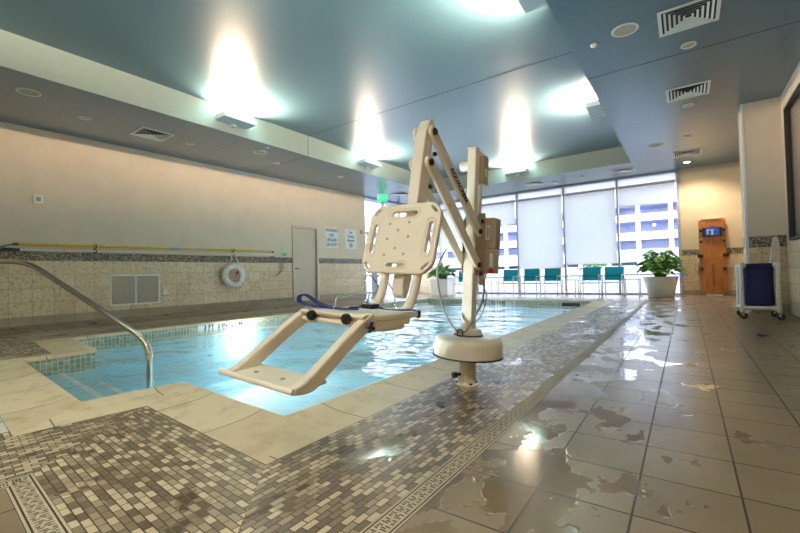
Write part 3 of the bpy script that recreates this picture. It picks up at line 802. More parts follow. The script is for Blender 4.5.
e = wroot('yellow_rescue_pole', 'long yellow telescopic pole held on wall hooks, upper of two poles', 'pole', 1.94, 1.50)
Lp = 7.13 - 1.94
bm = B(); tube(bm, [(0, -.07, 0), (Lp * .5, -.07, .01)], .021, 12); tube(bm, [(Lp * .53, -.07, .011), (Lp, -.07, .02)], .019, 12); link_mesh('shaft', bm, 'yellow_pole', e, smooth=True)
bm = B(); tube(bm, [(Lp * .48, -.07, .01), (Lp * .53, -.07, .011)], .025, 12); link_mesh('collar', bm, 'fixture_grey', e, smooth=True)
for x0, x1, z in ((Lp, Lp + .05, .02), (-.07, 0, 0)):
    bm = B(); tube(bm, [(x0, -.07, z), (x1, -.07, z)], .023, 12); link_mesh('end_cap', bm, 'black_plastic', e, smooth=True)
e = wroot('white_pool_pole', 'long white pole hanging just below the yellow one', 'pole', 1.94, 1.405)
bm = B(); tube(bm, [(0, -.07, 0), (Lp, -.07, .035)], .017, 12); link_mesh('shaft', bm, 'white_pvc', e, smooth=True)
bm = B(); tube(bm, [(-.12, -.07, 0), (.02, -.07, 0)], .026, 12); box(bm, -.24, -.08, -.085, -.055, -.03, .03); link_mesh('brush_holder', bm, 'black_plastic', e, smooth=False)
e = wroot('skimmer_net', 'edge of a silver net frame at the left end of the poles', 'pool net', 1.62, 1.32)
bm = B(); tube(bm, smooth_path([(.30, -.12, .18), (.15, -.12, .14), (-.05, -.12, .0), (-.3, -.12, -.08), (-.5, -.12, -.03), (-.3, -.12, .09), (-.05, -.12, .10), (.2, -.12, .16)], 6), .010, 8); link_mesh('rim', bm, 'steel', e, smooth=True)
HK = 'black double hooks holding the poles'
for u, s, zz in ((3.07, 'black double pole hook nearer the left end of the poles', 1.46), (5.985, 'black double pole hook directly above the lifebuoy', 1.475)):
    e = wroot('pole_hook', s, 'hook', u, zz, HK)
    bm = B(); box(bm, -.012, .012, -.012, -.001, -.09, .09); link_mesh('back_plate', bm, 'black_plastic', e)
    for k, z in enumerate((.052, -.045)):
        bm = B(); tube(bm, smooth_path([(0, -.01, z - .03), (0, -.06, z - .038), (0, -.108, z - .02), (0, -.115, z + .03)], 5), .009, 8); link_mesh('hook_arm', bm, 'black_plastic', e, smooth=True)
# lifebuoy
e = wroot('lifebuoy', 'white lifebuoy ring hanging by rope on the tiled left wall', 'lifebuoy', 5.955, .885); e.location = WP(5.955, .885, .04)
ring = [(math.cos(2 * PI * k / 40) * .235, -.075, math.sin(2 * PI * k / 40) * .235) for k in range(40)]
bm = B(); tube(bm, ring, .075, 16, closed=True); link_mesh('ring', bm, 'foam_white', e, smooth=True)
for k in range(4):
    bm = B(); a = PI / 4 + k * PI / 2; c = Vector((math.cos(a) * .235, -.075, math.sin(a) * .235)); rad = Vector((math.cos(a), 0, math.sin(a)))
    tube(bm, [c + rad * math.cos(t_) * .079 + Vector((0, 1, 0)) * math.sin(t_) * .079 for t_ in [2 * PI * j / 20 for j in range(20)]], .012, 6, closed=True); link_mesh('rope_binding', bm, 'white_pvc', e, smooth=True)
bm = B()
tube(bm, smooth_path([(-.12, -.15, .17), (-.09, -.10, .38), (-.02, -.09, .55), (.03, -.09, .56), (.08, -.10, .40), (.14, -.15, .17)], 6), .009, 6)
tube(bm, smooth_path([(-.22, -.10, -.20), (-.12, -.12, -.36), (.05, -.10, -.40), (.2, -.10, -.33), (.3, -.09, -.2), (.24, -.12, -.08)], 6), .007, 6)
tube(bm, smooth_path([(-.06, -.12, .12), (-.02, -.12, -.06), (.05, -.12, -.10), (.08, -.12, .05), (.02, -.12, .12)], 6), .012, 6)
link_mesh('rope', bm, 'white_pvc', e, smooth=True)
bm = B(); box(bm, .05, .10, -.15, -.10, .045, .112); link_mesh('red_tag', bm, 'red', e, bevel=.01)
# vacuum hose
e = wroot('vacuum_hose', 'thin grey hose looped on the wall by the end of the poles', 'hose', 7.1, 1.1)
bm = B(); tube(bm, smooth_path([(-.02, -.04, .28), (.12, -.05, .27), (.28, -.06, .14), (.36, -.05, -.02), (.24, -.05, -.2), (.10, -.04, -.27)], 6), .011, 8)
tube(bm, smooth_path([(.02, -.04, .30), (.22, -.07, .24), (.38, -.07, .08), (.38, -.05, -.10), (.2, -.05, -.24)], 6), .011, 8); link_mesh('loop', bm, 'hose_grey', e, smooth=True)
# signs
e = wroot('warning_sign', 'white sign reading WARNING NO LIFEGUARD ON DUTY', 'sign', 9.46, 2.05)
bm = B(); box(bm, -.28, .28, -.008, -.001, -.33, .33); link_mesh('sign_panel', bm, 'sign_white', e)
for k, (s, sz, sx) in enumerate((('WARNING', .15, .72), ('NO', .15, .9), ('LIFEGUARD', .15, .56), ('ON DUTY', .15, .74))):
    text(s, sz, 'ink', e, (0, -.010, .235 - k * .155), sx=sx, bold=.002)
e = wroot('diving_sign', 'white sign reading No Diving Allowed with a small symbol', 'sign', 10.34, 2.05)
bm = B(); box(bm, -.28, .28, -.008, -.001, -.33, .33); link_mesh('sign_panel', bm, 'sign_white', e)
for k, (s, sx) in enumerate((('No', .9), ('Diving', .9), ('Allowed', .8))): text(s, .13, 'ink', e, (0, -.010, .23 - k * .14), sx=sx, bold=.002)
bm = B(); tube(bm, [(math.cos(2 * PI * k / 24) * .07, -.011, -.21 + math.sin(2 * PI * k / 24) * .07) for k in range(24)], .008, 6, closed=True)
tube(bm, [(-.05, -.012, -.16), (.05, -.012, -.26)], .007, 6); tube(bm, smooth_path([(-.03, -.011, -.19), (0, -.011, -.2), (.02, -.011, -.235)], 3), .014, 6); link_mesh('symbol', bm, 'ink', e)
e = wroot('door_notice', 'small pale green notice left of the closed door', 'notice', 7.60, 1.515)
bm = B(); box(bm, -.11, .11, -.006, -.001, -.12, .12); link_mesh('sheet', bm, 'paper_green', e)
bm = B(); box(bm, -.07, .07, -.0075, -.006, -.05, -.02); box(bm, -.07, .05, -.0075, -.006, -.09, -.07); link_mesh('print', bm, 'outdoor_green', e)
e = wroot('red_valve', 'small red valve handle on the border at the far end of left wall', 'valve', 10.88, 1.29)
bm = B(); box(bm, -.07, .07, -.07, -.05, -.015, .015); box(bm, -.015, .015, -.072, -.052, -.05, .05); link_mesh('handle', bm, 'red', e, bevel=.004)
bm = B(); tube(bm, [(0, 0, 0), (0, -.05, 0)], .015, 8); link_mesh('stem', bm, 'dark_metal', e)

# depth markers on the pool wall
def depth_marker(name, label, P, rz, txt, size, group):
    e = empty(name, label, 'depth marker', P, rz, group)
    bm = B(); box(bm, -.58, .58, -.008, -.002, -.115, -.012); link_mesh('tile', bm, 'sign_white', e)
    text(txt, size, 'ink_black', e, (-.10, -.0095, -.060), sx=1.02, bold=.003)
    bm = B(); c = (.49, -.011, -.062)
    tube(bm, [(c[0] + math.cos(2 * PI * k / 24) * .040, c[1], c[2] + math.sin(2 * PI * k / 24) * .040) for k in range(24)], .004, 6, closed=True); tube(bm, [(c[0] - .028, c[1], c[2] + .028), (c[0] + .028, c[1], c[2] - .028)], .004, 6)
    link_mesh('no_diving_ring', bm, 'red', e)
    bm = B(); tube(bm, smooth_path([(c[0] - .02, c[1], c[2] + .01), (c[0], c[1], c[2] + .005), (c[0] + .015, c[1], c[2] - .015)], 3), .005, 6); link_mesh('diver_mark', bm, 'ink_black', e)
G = 'depth markers on the pool walls'
a, b = Vector(IN[5]), Vector(IN[6]); tdir = (b - a).normalized(); s = (4.37 - a.y) / tdir.y; p = a + tdir * s
depth_marker('depth_marker', 'white depth marker tile on the left pool wall, near the door side', (p.x, p.y, 0.0), math.atan2(tdir.y, tdir.x), '3 FT  0 IN  0.9 M', .105, G)
a, b = Vector(IN[7]), Vector(IN[6]); tdir = (a - b).normalized(); p = b + tdir * 2.33
depth_marker('depth_marker', 'white depth marker tile on the far pool wall, below the chairs', (p.x, p.y, 0.0), math.atan2(tdir.y, tdir.x), '4 FT  8 IN  1.4 M', .105, G)
# skimmer mouth
p = b + tdir * 4.38
e = empty('pool_skimmer', 'dark skimmer opening in the far pool wall near its right corner', 'skimmer', (p.x, p.y, 0), math.atan2(tdir.y, tdir.x))
bm = B(); box(bm, -.26, .26, -.012, -.002, -.15, -.02); link_mesh('face_plate', bm, 'fixture_grey', e)
bm = B(); box(bm, -.22, .22, -.016, -.012, -.13, -.035); link_mesh('mouth', bm, 'black_plastic', e)
# deck marker strip at the left edge
t2 = (Vector(L1[2]) - Vector(L1[3])).normalized(); n2_ = Vector((-t2.y, t2.x)); n2_ = n2_ if n2_.y < 0 else -n2_
p = Vector(L1[2]) - t2 * .56 + n2_ * .055
e = empty('deck_depth_marker', 'white depth marker tile set in the mosaic at the left edge of the picture', 'depth marker', (p.x, p.y, .0015), math.atan2(t2.y, t2.x))
bm = B(); box(bm, -.45, .45, -.05, .05, 0, .002); link_mesh('tile', bm, 'grille_white', e)
text('3 FT  0 IN', .11, 'letter_brown', e, (0, 0, .0032), Matrix.Identity(4), bold=.002)

# ------------------------------------------------------------------ handrails
e = empty('stair_handrail', 'curved stainless handrail beside the pool entry steps', 'handrail', (-6.3, 1.06, 0))
pts = [(-3.811, 1.617, -.95), (-3.811, 1.617, -.4), (-3.811, 1.617, .12), (-3.825, 1.613, .205), (-3.87, 1.602, .275), (-4.0, 1.573, .352), (-4.5, 1.46, .575), (-5.053, 1.337, .805), (-5.313, 1.278, .916), (-5.45, 1.247, .968), (-5.6, 1.213, 1.01), (-5.80, 1.167, 1.038), (-6.0, 1.12, 1.05), (-6.3, 1.06, 1.05), (-6.55, 1.01, 1.0), (-6.62, .99, .88), (-6.62, .99, 0.03)]
bm = B(); tube(bm, smooth_path([Vector(p) - Vector((-6.3, 1.06, 0)) for p in pts], 5), .026, 14); link_mesh('rail_tube', bm, 'steel', e, smooth=True)
bm = B(); lathe(bm, [(.06, 0), (.06, .012), (.035, .03)], (-.32, -.07, 0.0), 20); link_mesh('escutcheon', bm, 'steel', e, smooth=True)
e = empty('pool_ladder', 'stainless pool ladder rails at the far left pool edge', 'ladder', (-7.3, 9.0, 0))
for dy in (-.27, .27):
    bm = B(); tube(bm, smooth_path([(-.06, dy, 0), (-.06, dy, .35), (-.06, dy, .70), (-.0, dy, .80), (.12, dy, .80), (.24, dy, .70), (.5, dy, .35), (.55, dy, .2), (.55, dy, -.9)], 5), .02, 10); link_mesh('side_rail', bm, 'steel', e, smooth=True)
    bm = B(); lathe(bm, [(.05, .0), (.05, .012), (.028, .025)], (-.06, dy, 0), 16); link_mesh('escutcheon', bm, 'steel', e, smooth=True)
for z in (-.3, -.6):
    bm = B(); box(bm, .50, .60, -.25, .25, z, z + .02); link_mesh('rung', bm, 'white_pvc', e)
e = empty('low_grab_rail', 'low bent stainless grab rail beside the pool ladder', 'handrail', (-6.95, 7.6, 0))
bm = B(); tube(bm, smooth_path([(-.35, -.15, 0.0), (-.35, -.13, .18), (-.30, -.05, .30), (-.15, .2, .33), (.0, .55, .33), (.0, .85, .34), (.0, 1.05, .36)], 6), .02, 10); tube(bm, [(.0, 1.03, .36), (-.2, 1.05, .3), (-.3, 1.05, 0)], .02, 10)
link_mesh('rail_tube', bm, 'steel', e, smooth=True)

# ------------------------------------------------------------------ pool lift
LIFT = bpy.data.objects.new('pool_lift', None); COL.objects.link(LIFT); LIFT.empty_display_size = .2
LIFT['label'] = 'beige pool access lift with seat, footrest and folding arms on round base'; LIFT['category'] = 'pool lift'
Rl = Matrix.Rotation(math.radians(3.4), 4, Vector((-.576, .817, 0)))
LIFT.matrix_world = Matrix.Translation((-1.32, 2.67, 0)) @ Rl
def Lm(name, bm, mat, **k):
    par = k.pop('parent', LIFT); return link_mesh(name, bm, mat, par, **k)
def V(s, f, z): return Vector((s, -f, z))          # lift frame: s sideways, f forward (towards the seat)
bm = B(); lathe(bm, [(.088, .0), (.088, .012), (.064, .016), (.062, .05), (.06, .215)], seg=32); Lm('pedestal', bm, 'lift_paint', smooth=True)
for k in range(4):
    bm = B(); a = PI / 4 + k * PI / 2; lathe(bm, [(.011, .012), (.011, .022), (.005, .024)], (.077 * math.cos(a), .077 * math.sin(a), 0), 6); Lm('anchor_bolt', bm, 'dark_metal')
bm = B(); tube(bm, [V(-.03, .055, .075), V(-.045, .10, .075)], .012, 8); tube(bm, [V(-.04, .09, .075), V(-.055, .115, .075)], .02, 12); Lm('pedestal_knob', bm, 'black_plastic', smooth=True)
bm = B(); lathe(bm, [(.05, .208), (.243, .208), (.243, .30), (.238, .325), (.222, .342), (.19, .350), (.05, .352)], seg=56); cov = Lm('base_cover', bm, 'lift_paint', smooth=True)
bm = B(); lathe(bm, [(.10, .204), (.25, .204), (.2535, .209), (.25, .214), (.243, .214)], seg=56); Lm('cover_rim', bm, 'black_plastic', smooth=True, parent=cov)
bm = B(); lathe(bm, [(.105, .350), (.107, .356), (.10, .36)], seg=32); Lm('collar_seal', bm, 'black_plastic', smooth=True, parent=cov)
bm = B(); lathe(bm, [(.095, .355), (.095, .385), (.085, .398), (.05, .402)], seg=32); Lm('mast_collar', bm, 'lift_paint', smooth=True)
bm = B(); box(bm, -.04, .04, -.04, .04, .39, .95); box(bm, -.033, .033, -.033, .033, .95, 1.70); Lm('mast', bm, 'lift_paint', bevel=.006)
bm = B(); box(bm, -.036, .036, -.036, .036, 1.70, 1.712); Lm('mast_cap', bm, 'lift_paint', bevel=.004)
bm = B(); box(bm, -.014, .025, .036, .20, 1.685, 1.70); Lm('top_bracket', bm, 'lift_paint', bevel=.003)
bm = B(); box(bm, -.055, .05, .075, .165, 1.46, 1.675); Lm('actuator_motor', bm, 'box_beige', bevel=.012, segs=3)
bm = B(); box(bm, .05, .052, .095, .135, 1.52, 1.58); Lm('motor_label', bm, 'sign_white')
bm = B(); tube(bm, [(-.045, .12, 1.625), (-.16, .12, 1.625)], .042, 20); Lm('motor_barrel', bm, 'lift_paint', smooth=True, bevel=.01)
bm = B(); tube(bm, [(-.002, .12, 1.47), (-.002, .12, 1.1)], .021, 14); Lm('actuator_tube', bm, 'lift_paint', smooth=True)
# rear bracket plates
for s in (-.052, .044):
    bm = B(); Mx = Matrix(((0, 0, 1, s), (1, 0, 0, 0), (0, 1, 0, 0), (0, 0, 0, 1)))
    prism(bm, [(-.045, 1.02), (-.045, 1.17), (.03, 1.24), (.12, 1.25), (.14, 1.2), (.14, .82), (.10, .72), (.07, .71), (.04, .78), (-.045, .80)], .008, Mx); Lm('pivot_plate', bm, 'box_beige', bevel=.003)
for y, z in ((.06, 1.18), (.06, .80)):
    bm = B(); lathe(bm, [(.016, .0), (.016, .012), (.008, .016)], (.052, y, z), 10, axis='x'); Lm('plate_bolt', bm, 'dark_metal')
# control box
bm = B(); prism(bm, rrect(.02, .135, .985, 1.215, .02), .10, Matrix(((1, 0, 0, 0), (0, 0, 1, .125), (0, 1, 0, 0), (0, 0, 0, 1)))); cb = Lm('battery_pack', bm, 'box_beige', bevel=.006)
bm = B(); prism(bm, rrect(.02, .13, .80, .982, .012), .095, Matrix(((1, 0, 0, 0), (0, 0, 1, .125), (0, 1, 0, 0), (0, 0, 0, 1)))); cb2 = Lm('control_unit', bm, 'box_beige', bevel=.006)
bm = B(); box(bm, .055, .088, .1235, .125, 1.05, 1.16); Lm('battery_label', bm, 'sign_white', parent=cb)
bm = B(); box(bm, .068, .072, .1225, .1235, 1.06, 1.15); box(bm, .076, .080, .1225, .1235, 1.07, 1.14); Lm('label_print', bm, 'ink', parent=cb)
for z in (.86, 1.04):
    bm = B(); box(bm, .023, .038, .1235, .125, z - .05, z + .05); Lm('side_label', bm, 'sign_white', parent=cb2)
    bm = B(); box(bm, .028, .033, .1225, .1235, z - .04, z + .04); Lm('label_print', bm, 'ink_black', parent=cb2)
bm = B(); box(bm, .092, .118, .1235, .125, .85, .95); Lm('control_label', bm, 'sign_white', parent=cb2)
bm = B(); lathe(bm, [(.010, 0), (.010, -.012), (.02, -.014), (.02, -.03), (.012, -.034)], (.118, .125, .82), 16, axis='y'); Lm('emergency_button', bm, 'red', smooth=True, parent=cb2)
bm = B()
for k, x in enumerate((.03, .045, .06)): tube(bm, [(x, .15, .80), (x - .01, .14, .76), (x - .025, .12, .72)], .009, 8)
Lm('cable_glands', bm, 'box_beige', smooth=True)
# parallel arms: a pair of bars each
def bar(bm, p, q, w, s0, s1):
    p, q = Vector(p), Vector(q); d = (q - p).normalized(); n = Vector((-d.y, d.x)) * w / 2
    a = math.atan2(d.y, d.x); poly = []
    for k in range(9):
        t_ = a + PI / 2 + PI * k / 8; poly.append((p.x + math.cos(t_) * w / 2, p.y + math.sin(t_) * w / 2))
    for k in range(9):
        t_ = a - PI / 2 + PI * k / 8; poly.append((q.x + math.cos(t_) * w / 2, q.y + math.sin(t_) * w / 2))
    Mx = Matrix(((0, 0, 1, s0), (-1, 0, 0, 0), (0, 1, 0, 0), (0, 0, 0, 1)))
    prism(bm, poly, s1 - s0, Mx)
UA, UB_, LA, LB = (.675, 1.612), (.0, 1.10), (.705, 1.425), (.0, .86)
for s0, s1 in ((.044, .066), (-.066, -.044)):
    bm = B(); bar(bm, UA, UB_, .075, s0, s1); Lm('upper_arm', bm, 'lift_paint', bevel=.004)
    bm = B(); bar(bm, LA, LB, .075, s0, s1); Lm('lower_arm', bm, 'lift_paint', bevel=.004)
for f, z in (UA, LA, UB_, LB):
    bm = B(); tube(bm, [V(-.08, f, z), V(.066, f, z)], .012, 10); lathe(bm, [(.021, 0), (.021, .012), (.012, .018)], (.0655, -f, z), 6, axis='x'); Lm('pivot_bolt', bm, 'dark_metal')
for f, z in ((.60, 1.505), (.64, 1.30)):
    bm = B(); lathe(bm, [(.014, .02), (.014, .035), (.01, .04)], (0, -f, z), 6, axis='x'); Lm('stop_bolt', bm, 'dark_metal')
text('AQUACREEK', .052, 'ink_black', LIFT, (0, 0, 0), Matrix.Translation(V(.068, .34, 1.362)) @ Matrix(((0, 0, 1, 0), (1, 0, 0, 0), (0, 1, 0, 0), (0, 0, 0, 1))) @ Matrix.Rotation(-math.atan2(.512, .675), 4, 'Z'), bold=.001, shear=.3)
bm = B(); c = V(.0665, .46, 1.222); q = Matrix.Translation(c) @ Matrix(((0, 0, 1, 0), (1, 0, 0, 0), (0, 1, 0, 0), (0, 0, 0, 1)))
prism(bm, [(-.02, -.018), (.02, -.018), (0, .02)], .001, q); Lm('warning_triangle', bm, 'yellow_pole')
# hanging arm
bm = B(); Mx = Matrix(((0, 0, 1, -.036), (-1, 0, 0, 0), (0, 1, 0, 0), (0, 0, 0, 1)))
prism(bm, [(.628, 1.695), (.645, 1.705), (.672, 1.69), (.72, 1.61), (.755, 1.40), (.80, 1.10), (.905, .72), (.90, .66), (.865, .64), (.84, .68), (.70, 1.10), (.655, 1.38)], .072, Mx); Lm('hanging_arm', bm, 'lift_paint', bevel=.006)
# back panel
zc, fc = .9705, .8715; lean_b = math.atan2(.103, .38)
PM = Matrix.Translation(V(-.008, fc, zc)) @ Matrix.Rotation(PI / 2 - lean_b, 4, 'X')   # local x = s, local y = up the panel, local z = towards the sitter
holes = [rrect(-.085, .085, .128, .158, .0148, 4), rrect(-.055, .055, -.165, -.145, .0098, 4), rrect(-.198, -.172, -.085, .085, .0128, 4), rrect(.172, .198, -.085, .085, .0128, 4)]
def slot(c, ang, L_, w_):
    out = []
    for k in range(9):
        t_ = -PI / 2 + PI * k / 8; out.append((L_ / 2 + math.cos(t_) * w_ / 2, math.sin(t_) * w_ / 2))
    for k in range(9):
        t_ = PI / 2 + PI * k / 8; out.append((-L_ / 2 + math.cos(t_) * w_ / 2, math.sin(t_) * w_ / 2))
    ca, sa = math.cos(ang), math.sin(ang); return [(c[0] + x * ca - y * sa, c[1] + x * sa + y * ca) for x, y in out]
for sx_, sy_ in ((1, 1), (-1, 1), (1, -1), (-1, -1)): holes.append(slot((sx_ * .192, sy_ * .160), -sx_ * sy_ * PI / 4, .035, .014))
c_ = .055
outline = []
for cx, cy in ((.237, .203), (-.237, .203), (-.237, -.203), (.237, -.203)):
    pass
def chamf():
    raw = [(.237, -.203 + c_), (.237, .203 - c_), (.237 - c_, .203), (-.237 + c_, .203), (-.237, .203 - c_), (-.237, -.203 + c_), (-.237 + c_, -.203), (.237 - c_, -.203)]
    out = []; n = len(raw)
    for i in range(n):
        a, b, c = Vector(raw[i - 1]), Vector(raw[i]), Vector(raw[(i + 1) % n]); r_ = .02
        p, q = b + (a - b).normalized() * r_, b + (c - b).normalized() * r_
        for k in range(4):
            t_ = k / 3; out.append(tuple((1 - t_) ** 2 * p + 2 * t_ * (1 - t_) * b + t_ * t_ * q))
    return out
bm = B(); prism(bm, chamf(), .03, PM @ Matrix.Translation((0, 0, -.015)), holes); bp = Lm('back_panel', bm, 'lift_plastic', bevel=.007, segs=3)
bm = B()
for hs, wd in ((rrect(-.105, .105, .112, .174, .03, 5), 0), (rrect(-.213, -.157, -.11, .11, .026, 5), 0), (rrect(.157, .213, -.11, .11, .026, 5), 0), (rrect(-.075, .075, -.18, -.13, .022, 5), 0)):
    tube(bm, [PM @ Vector((x, y, .0155)) for x, y in hs], .003, 6, closed=True)
Lm('handle_lip', bm, 'lift_plastic', smooth=True, parent=bp)
bm = B()
for x, y in ((-.085, .085), (.045, .09), (-.02, .045), (.055, .005), (-.085, -.005), (-.02, -.06), (.045, -.095), (-.085, -.10)):
    lathe(bm, [(.009, .015), (.007, .0158), (.003, .0162)], tuple((0, 0, 0)), 12)
    for v in bm.verts[-36:] if False else []: pass
bm.free(); bm = B()
for x, y in ((-.085, .085), (.045, .09), (-.02, .045), (.055, .005), (-.085, -.005), (-.02, -.06), (.045, -.095), (-.085, -.10)):
    tube(bm, [PM @ Vector((x, y, .0148)), PM @ Vector((x, y, .0163))], [.009, .006], 12)
Lm('panel_rivets', bm, 'box_beige', smooth=True, parent=bp)
# posts behind the panel, down to the seat
for s in (-.085, .125):
    bm = B(); tube(bm, smooth_path([V(s, .80, 1.10), V(s, .86, .90), V(s, .905, .75), V(s, .935, .66), V(s, .985, .60), V(s, 1.04, .578)], 5), .024, 14); Lm('seat_post', bm, 'lift_paint', smooth=True)
bm = B(); tube(bm, [V(-.11, .835, .98), V(.15, .835, .98)], .018, 12); Lm('cross_tube', bm, 'lift_paint', smooth=True)
# seat
SM = Matrix(((0, 0, 1, -.185), (-1, 0, 0, 0), (0, 1, 0, 0), (0, 0, 0, 1)))
bm = B(); prism(bm, [(.985, .565), (.985, .592), (1.10, .590), (1.30, .592), (1.39, .602), (1.415, .598), (1.422, .588), (1.405, .574), (1.30, .564), (1.10, .562)], .385, SM); seat = Lm('seat', bm, 'lift_plastic', bevel=.006)
for s in (.187, -.172):
    bm = B(); box(bm, s - .017, s + .017, -.999, -.978, .560, .596); Lm('end_cap', bm, 'black_plastic', bevel=.004, parent=seat)
bm = B(); box(bm, .14, .19, -1.40, -1.05, .535, .566); box(bm, -.17, -.13, -1.40, -1.05, .535, .566); box(bm, .02, .15, -1.22, -1.04, .505, .566); box(bm, .06, .2, -1.35, -1.18, .525, .566); Lm('seat_bracket', bm, 'lift_plastic', bevel=.006)
# footrest: two legs curving into the foot plate
def strip(bm, pts, w, s0, s1, h=None):
    P = [Vector(p) for p in pts]; up = []; dn = []
    for i, p in enumerate(P):
        t_ = (P[min(i + 1, len(P) - 1)] - P[max(i - 1, 0)]).normalized(); n = Vector((-t_.y, t_.x))
        ww = w[i] if isinstance(w, (list, tuple)) else w
        up.append(p + n * ww / 2); dn.append(p - n * ww / 2)
    prism(bm, [tuple(x) for x in up + dn[::-1]], s1 - s0, Matrix(((0, 0, 1, s0), (-1, 0, 0, 0), (0, 1, 0, 0), (0, 0, 0, 1))))
def sp2(pts, n=4): return [(p.x, p.y) for p in smooth_path([(a, b, 0) for a, b in pts], n)]
for s0, s1 in ((.165, .205), (-.215, -.175)):
    bm = B(); path = sp2([(1.34, .58), (1.44, .53), (1.55, .46), (1.64, .40), (1.68, .375), (1.72, .362), (1.765, .360)])
    wd = [.058 - .0 * i for i in range(len(path))]
    for i in range(len(path) - 7, len(path)): wd[i] = .058 - .036 * (i - (len(path) - 8)) / 7
    strip(bm, path, wd, s0, s1); Lm('footrest_leg', bm, 'lift_plastic', bevel=.006)
bm = B(); strip(bm, [(1.61, .366), (1.66, .362), (1.71, .360), (1.75, .359), (1.77, .357)], .014, -.21, .20); fp = Lm('foot_plate', bm, 'lift_plastic', bevel=.004)
bm = B(); tube(bm, [V(-.245, 1.765, .359), V(.20, 1.765, .359)], .012, 12); Lm('front_lip', bm, 'lift_plastic', smooth=True, parent=fp)
for s in (-.10, .06):
    bm = B(); lathe(bm, [(.009, .366), (.009, .371)], (s, -1.70, 0), 12); Lm('plate_rivet', bm, 'box_beige', parent=fp)
# knobs on the seat front
bm_list = [(-.095, 1.415, .575), (.115, 1.415, .577)]
for s, f, z in bm_list:
    bm = B(); tube(bm, [V(s, f - .03, z), V(s, f + .008, z)], .010, 10); tube(bm, [V(s, f + .004, z), V(s, f + .018, z), V(s, f + .026, z)], [.024, .024, .018], 18); Lm('knob', bm, 'black_plastic', smooth=True)
bm = B()
for k in range(4):
    a = k * PI / 2 + .4; tube(bm, [V(.208, 1.40, .552), V(.225, 1.40, .552), V(.228, 1.40 + .022 * math.cos(a), .552 + .022 * math.sin(a))], .009, 8)
Lm('star_knob', bm, 'black_plastic', smooth=True)
bm = B(); tube(bm, [V(.195, 1.40, .555), V(-.205, 1.40, .555)], .012, 10); Lm('leg_axle', bm, 'lift_paint', smooth=True)
# seat belt
def ribbon(bm, pts, w, th=.003):
    P = smooth_path(pts, 6); A = []
    for i, p in enumerate(P):
        t_ = (P[min(i + 1, len(P) - 1)] - P[max(i - 1, 0)]).normalized(); side = Vector(w).normalized() if isinstance(w, tuple) else Vector((0, 1, 0)); side = (side - t_ * side.dot(t_)).normalized()
        n = t_.cross(side) * th; hw_ = side * .022
        A.append([bm.verts.new(p + hw_ + n), bm.verts.new(p - hw_ + n), bm.verts.new(p - hw_ - n), bm.verts.new(p + hw_ - n)])
    for R1, R2 in zip(A, A[1:]):
        for k in range(4): bm.faces.new((R1[k], R1[(k + 1) % 4], R2[(k + 1) % 4], R2[k]))
    bm.faces.new(A[0][::-1]); bm.faces.new(A[-1])
bm = B(); ribbon(bm, [V(.0, 1.22, .600), V(-.07, 1.30, .603), V(-.12, 1.36, .625), V(-.165, 1.40, .662), V(-.198, 1.41, .652), V(-.19, 1.41, .628), V(-.14, 1.39, .614), V(-.06, 1.33, .606)], (.5, -1, 0)); sb = Lm('seat_belt', bm, 'blue_belt', smooth=True)
bm = B(); ribbon(bm, [V(-.03, 1.25, .606), V(.04, 1.2, .612), V(.09, 1.18, .610), V(.14, 1.15, .604), V(.2, 1.05, .602)], (.3, -1, .1)); Lm('strap', bm, 'blue_belt', smooth=True, parent=sb)
bm = B(); box(bm, .035, .10, -1.24, -1.18, .606, .630); Lm('buckle', bm, 'black_plastic', bevel=.006, parent=sb)
# hand-control cable and its ring
bm = B(); tube(bm, smooth_path([V(-.20, .0, .98), V(-.225, .08, .84), V(-.200, .10, .68), V(-.15, .10, .53), V(-.08, .10, .42), V(-.012, .10, .378), V(.03, .09, .40), V(.075, .06, .50), V(.10, .0, .60), V(.085, -.06, .70), V(.055, -.12, .76)], 8), .0075, 8); Lm('control_cable', bm, 'cable', smooth=True)
bm = B(); tube(bm, smooth_path([V(.04, -.12, .73), V(.10, -.06, .66), V(.13, .02, .58), V(.11, .06, .49), V(.06, .08, .44)], 8), .004, 6); Lm('thin_cable', bm, 'hose_grey', smooth=True)
bm = B(); tube(bm, [V(-.01 + .022 * math.cos(2 * PI * k / 20), .112, .375 + .026 * math.sin(2 * PI * k / 20)) for k in range(20)], .005, 8, closed=True); Lm('cable_ring', bm, 'black_plastic', smooth=True)

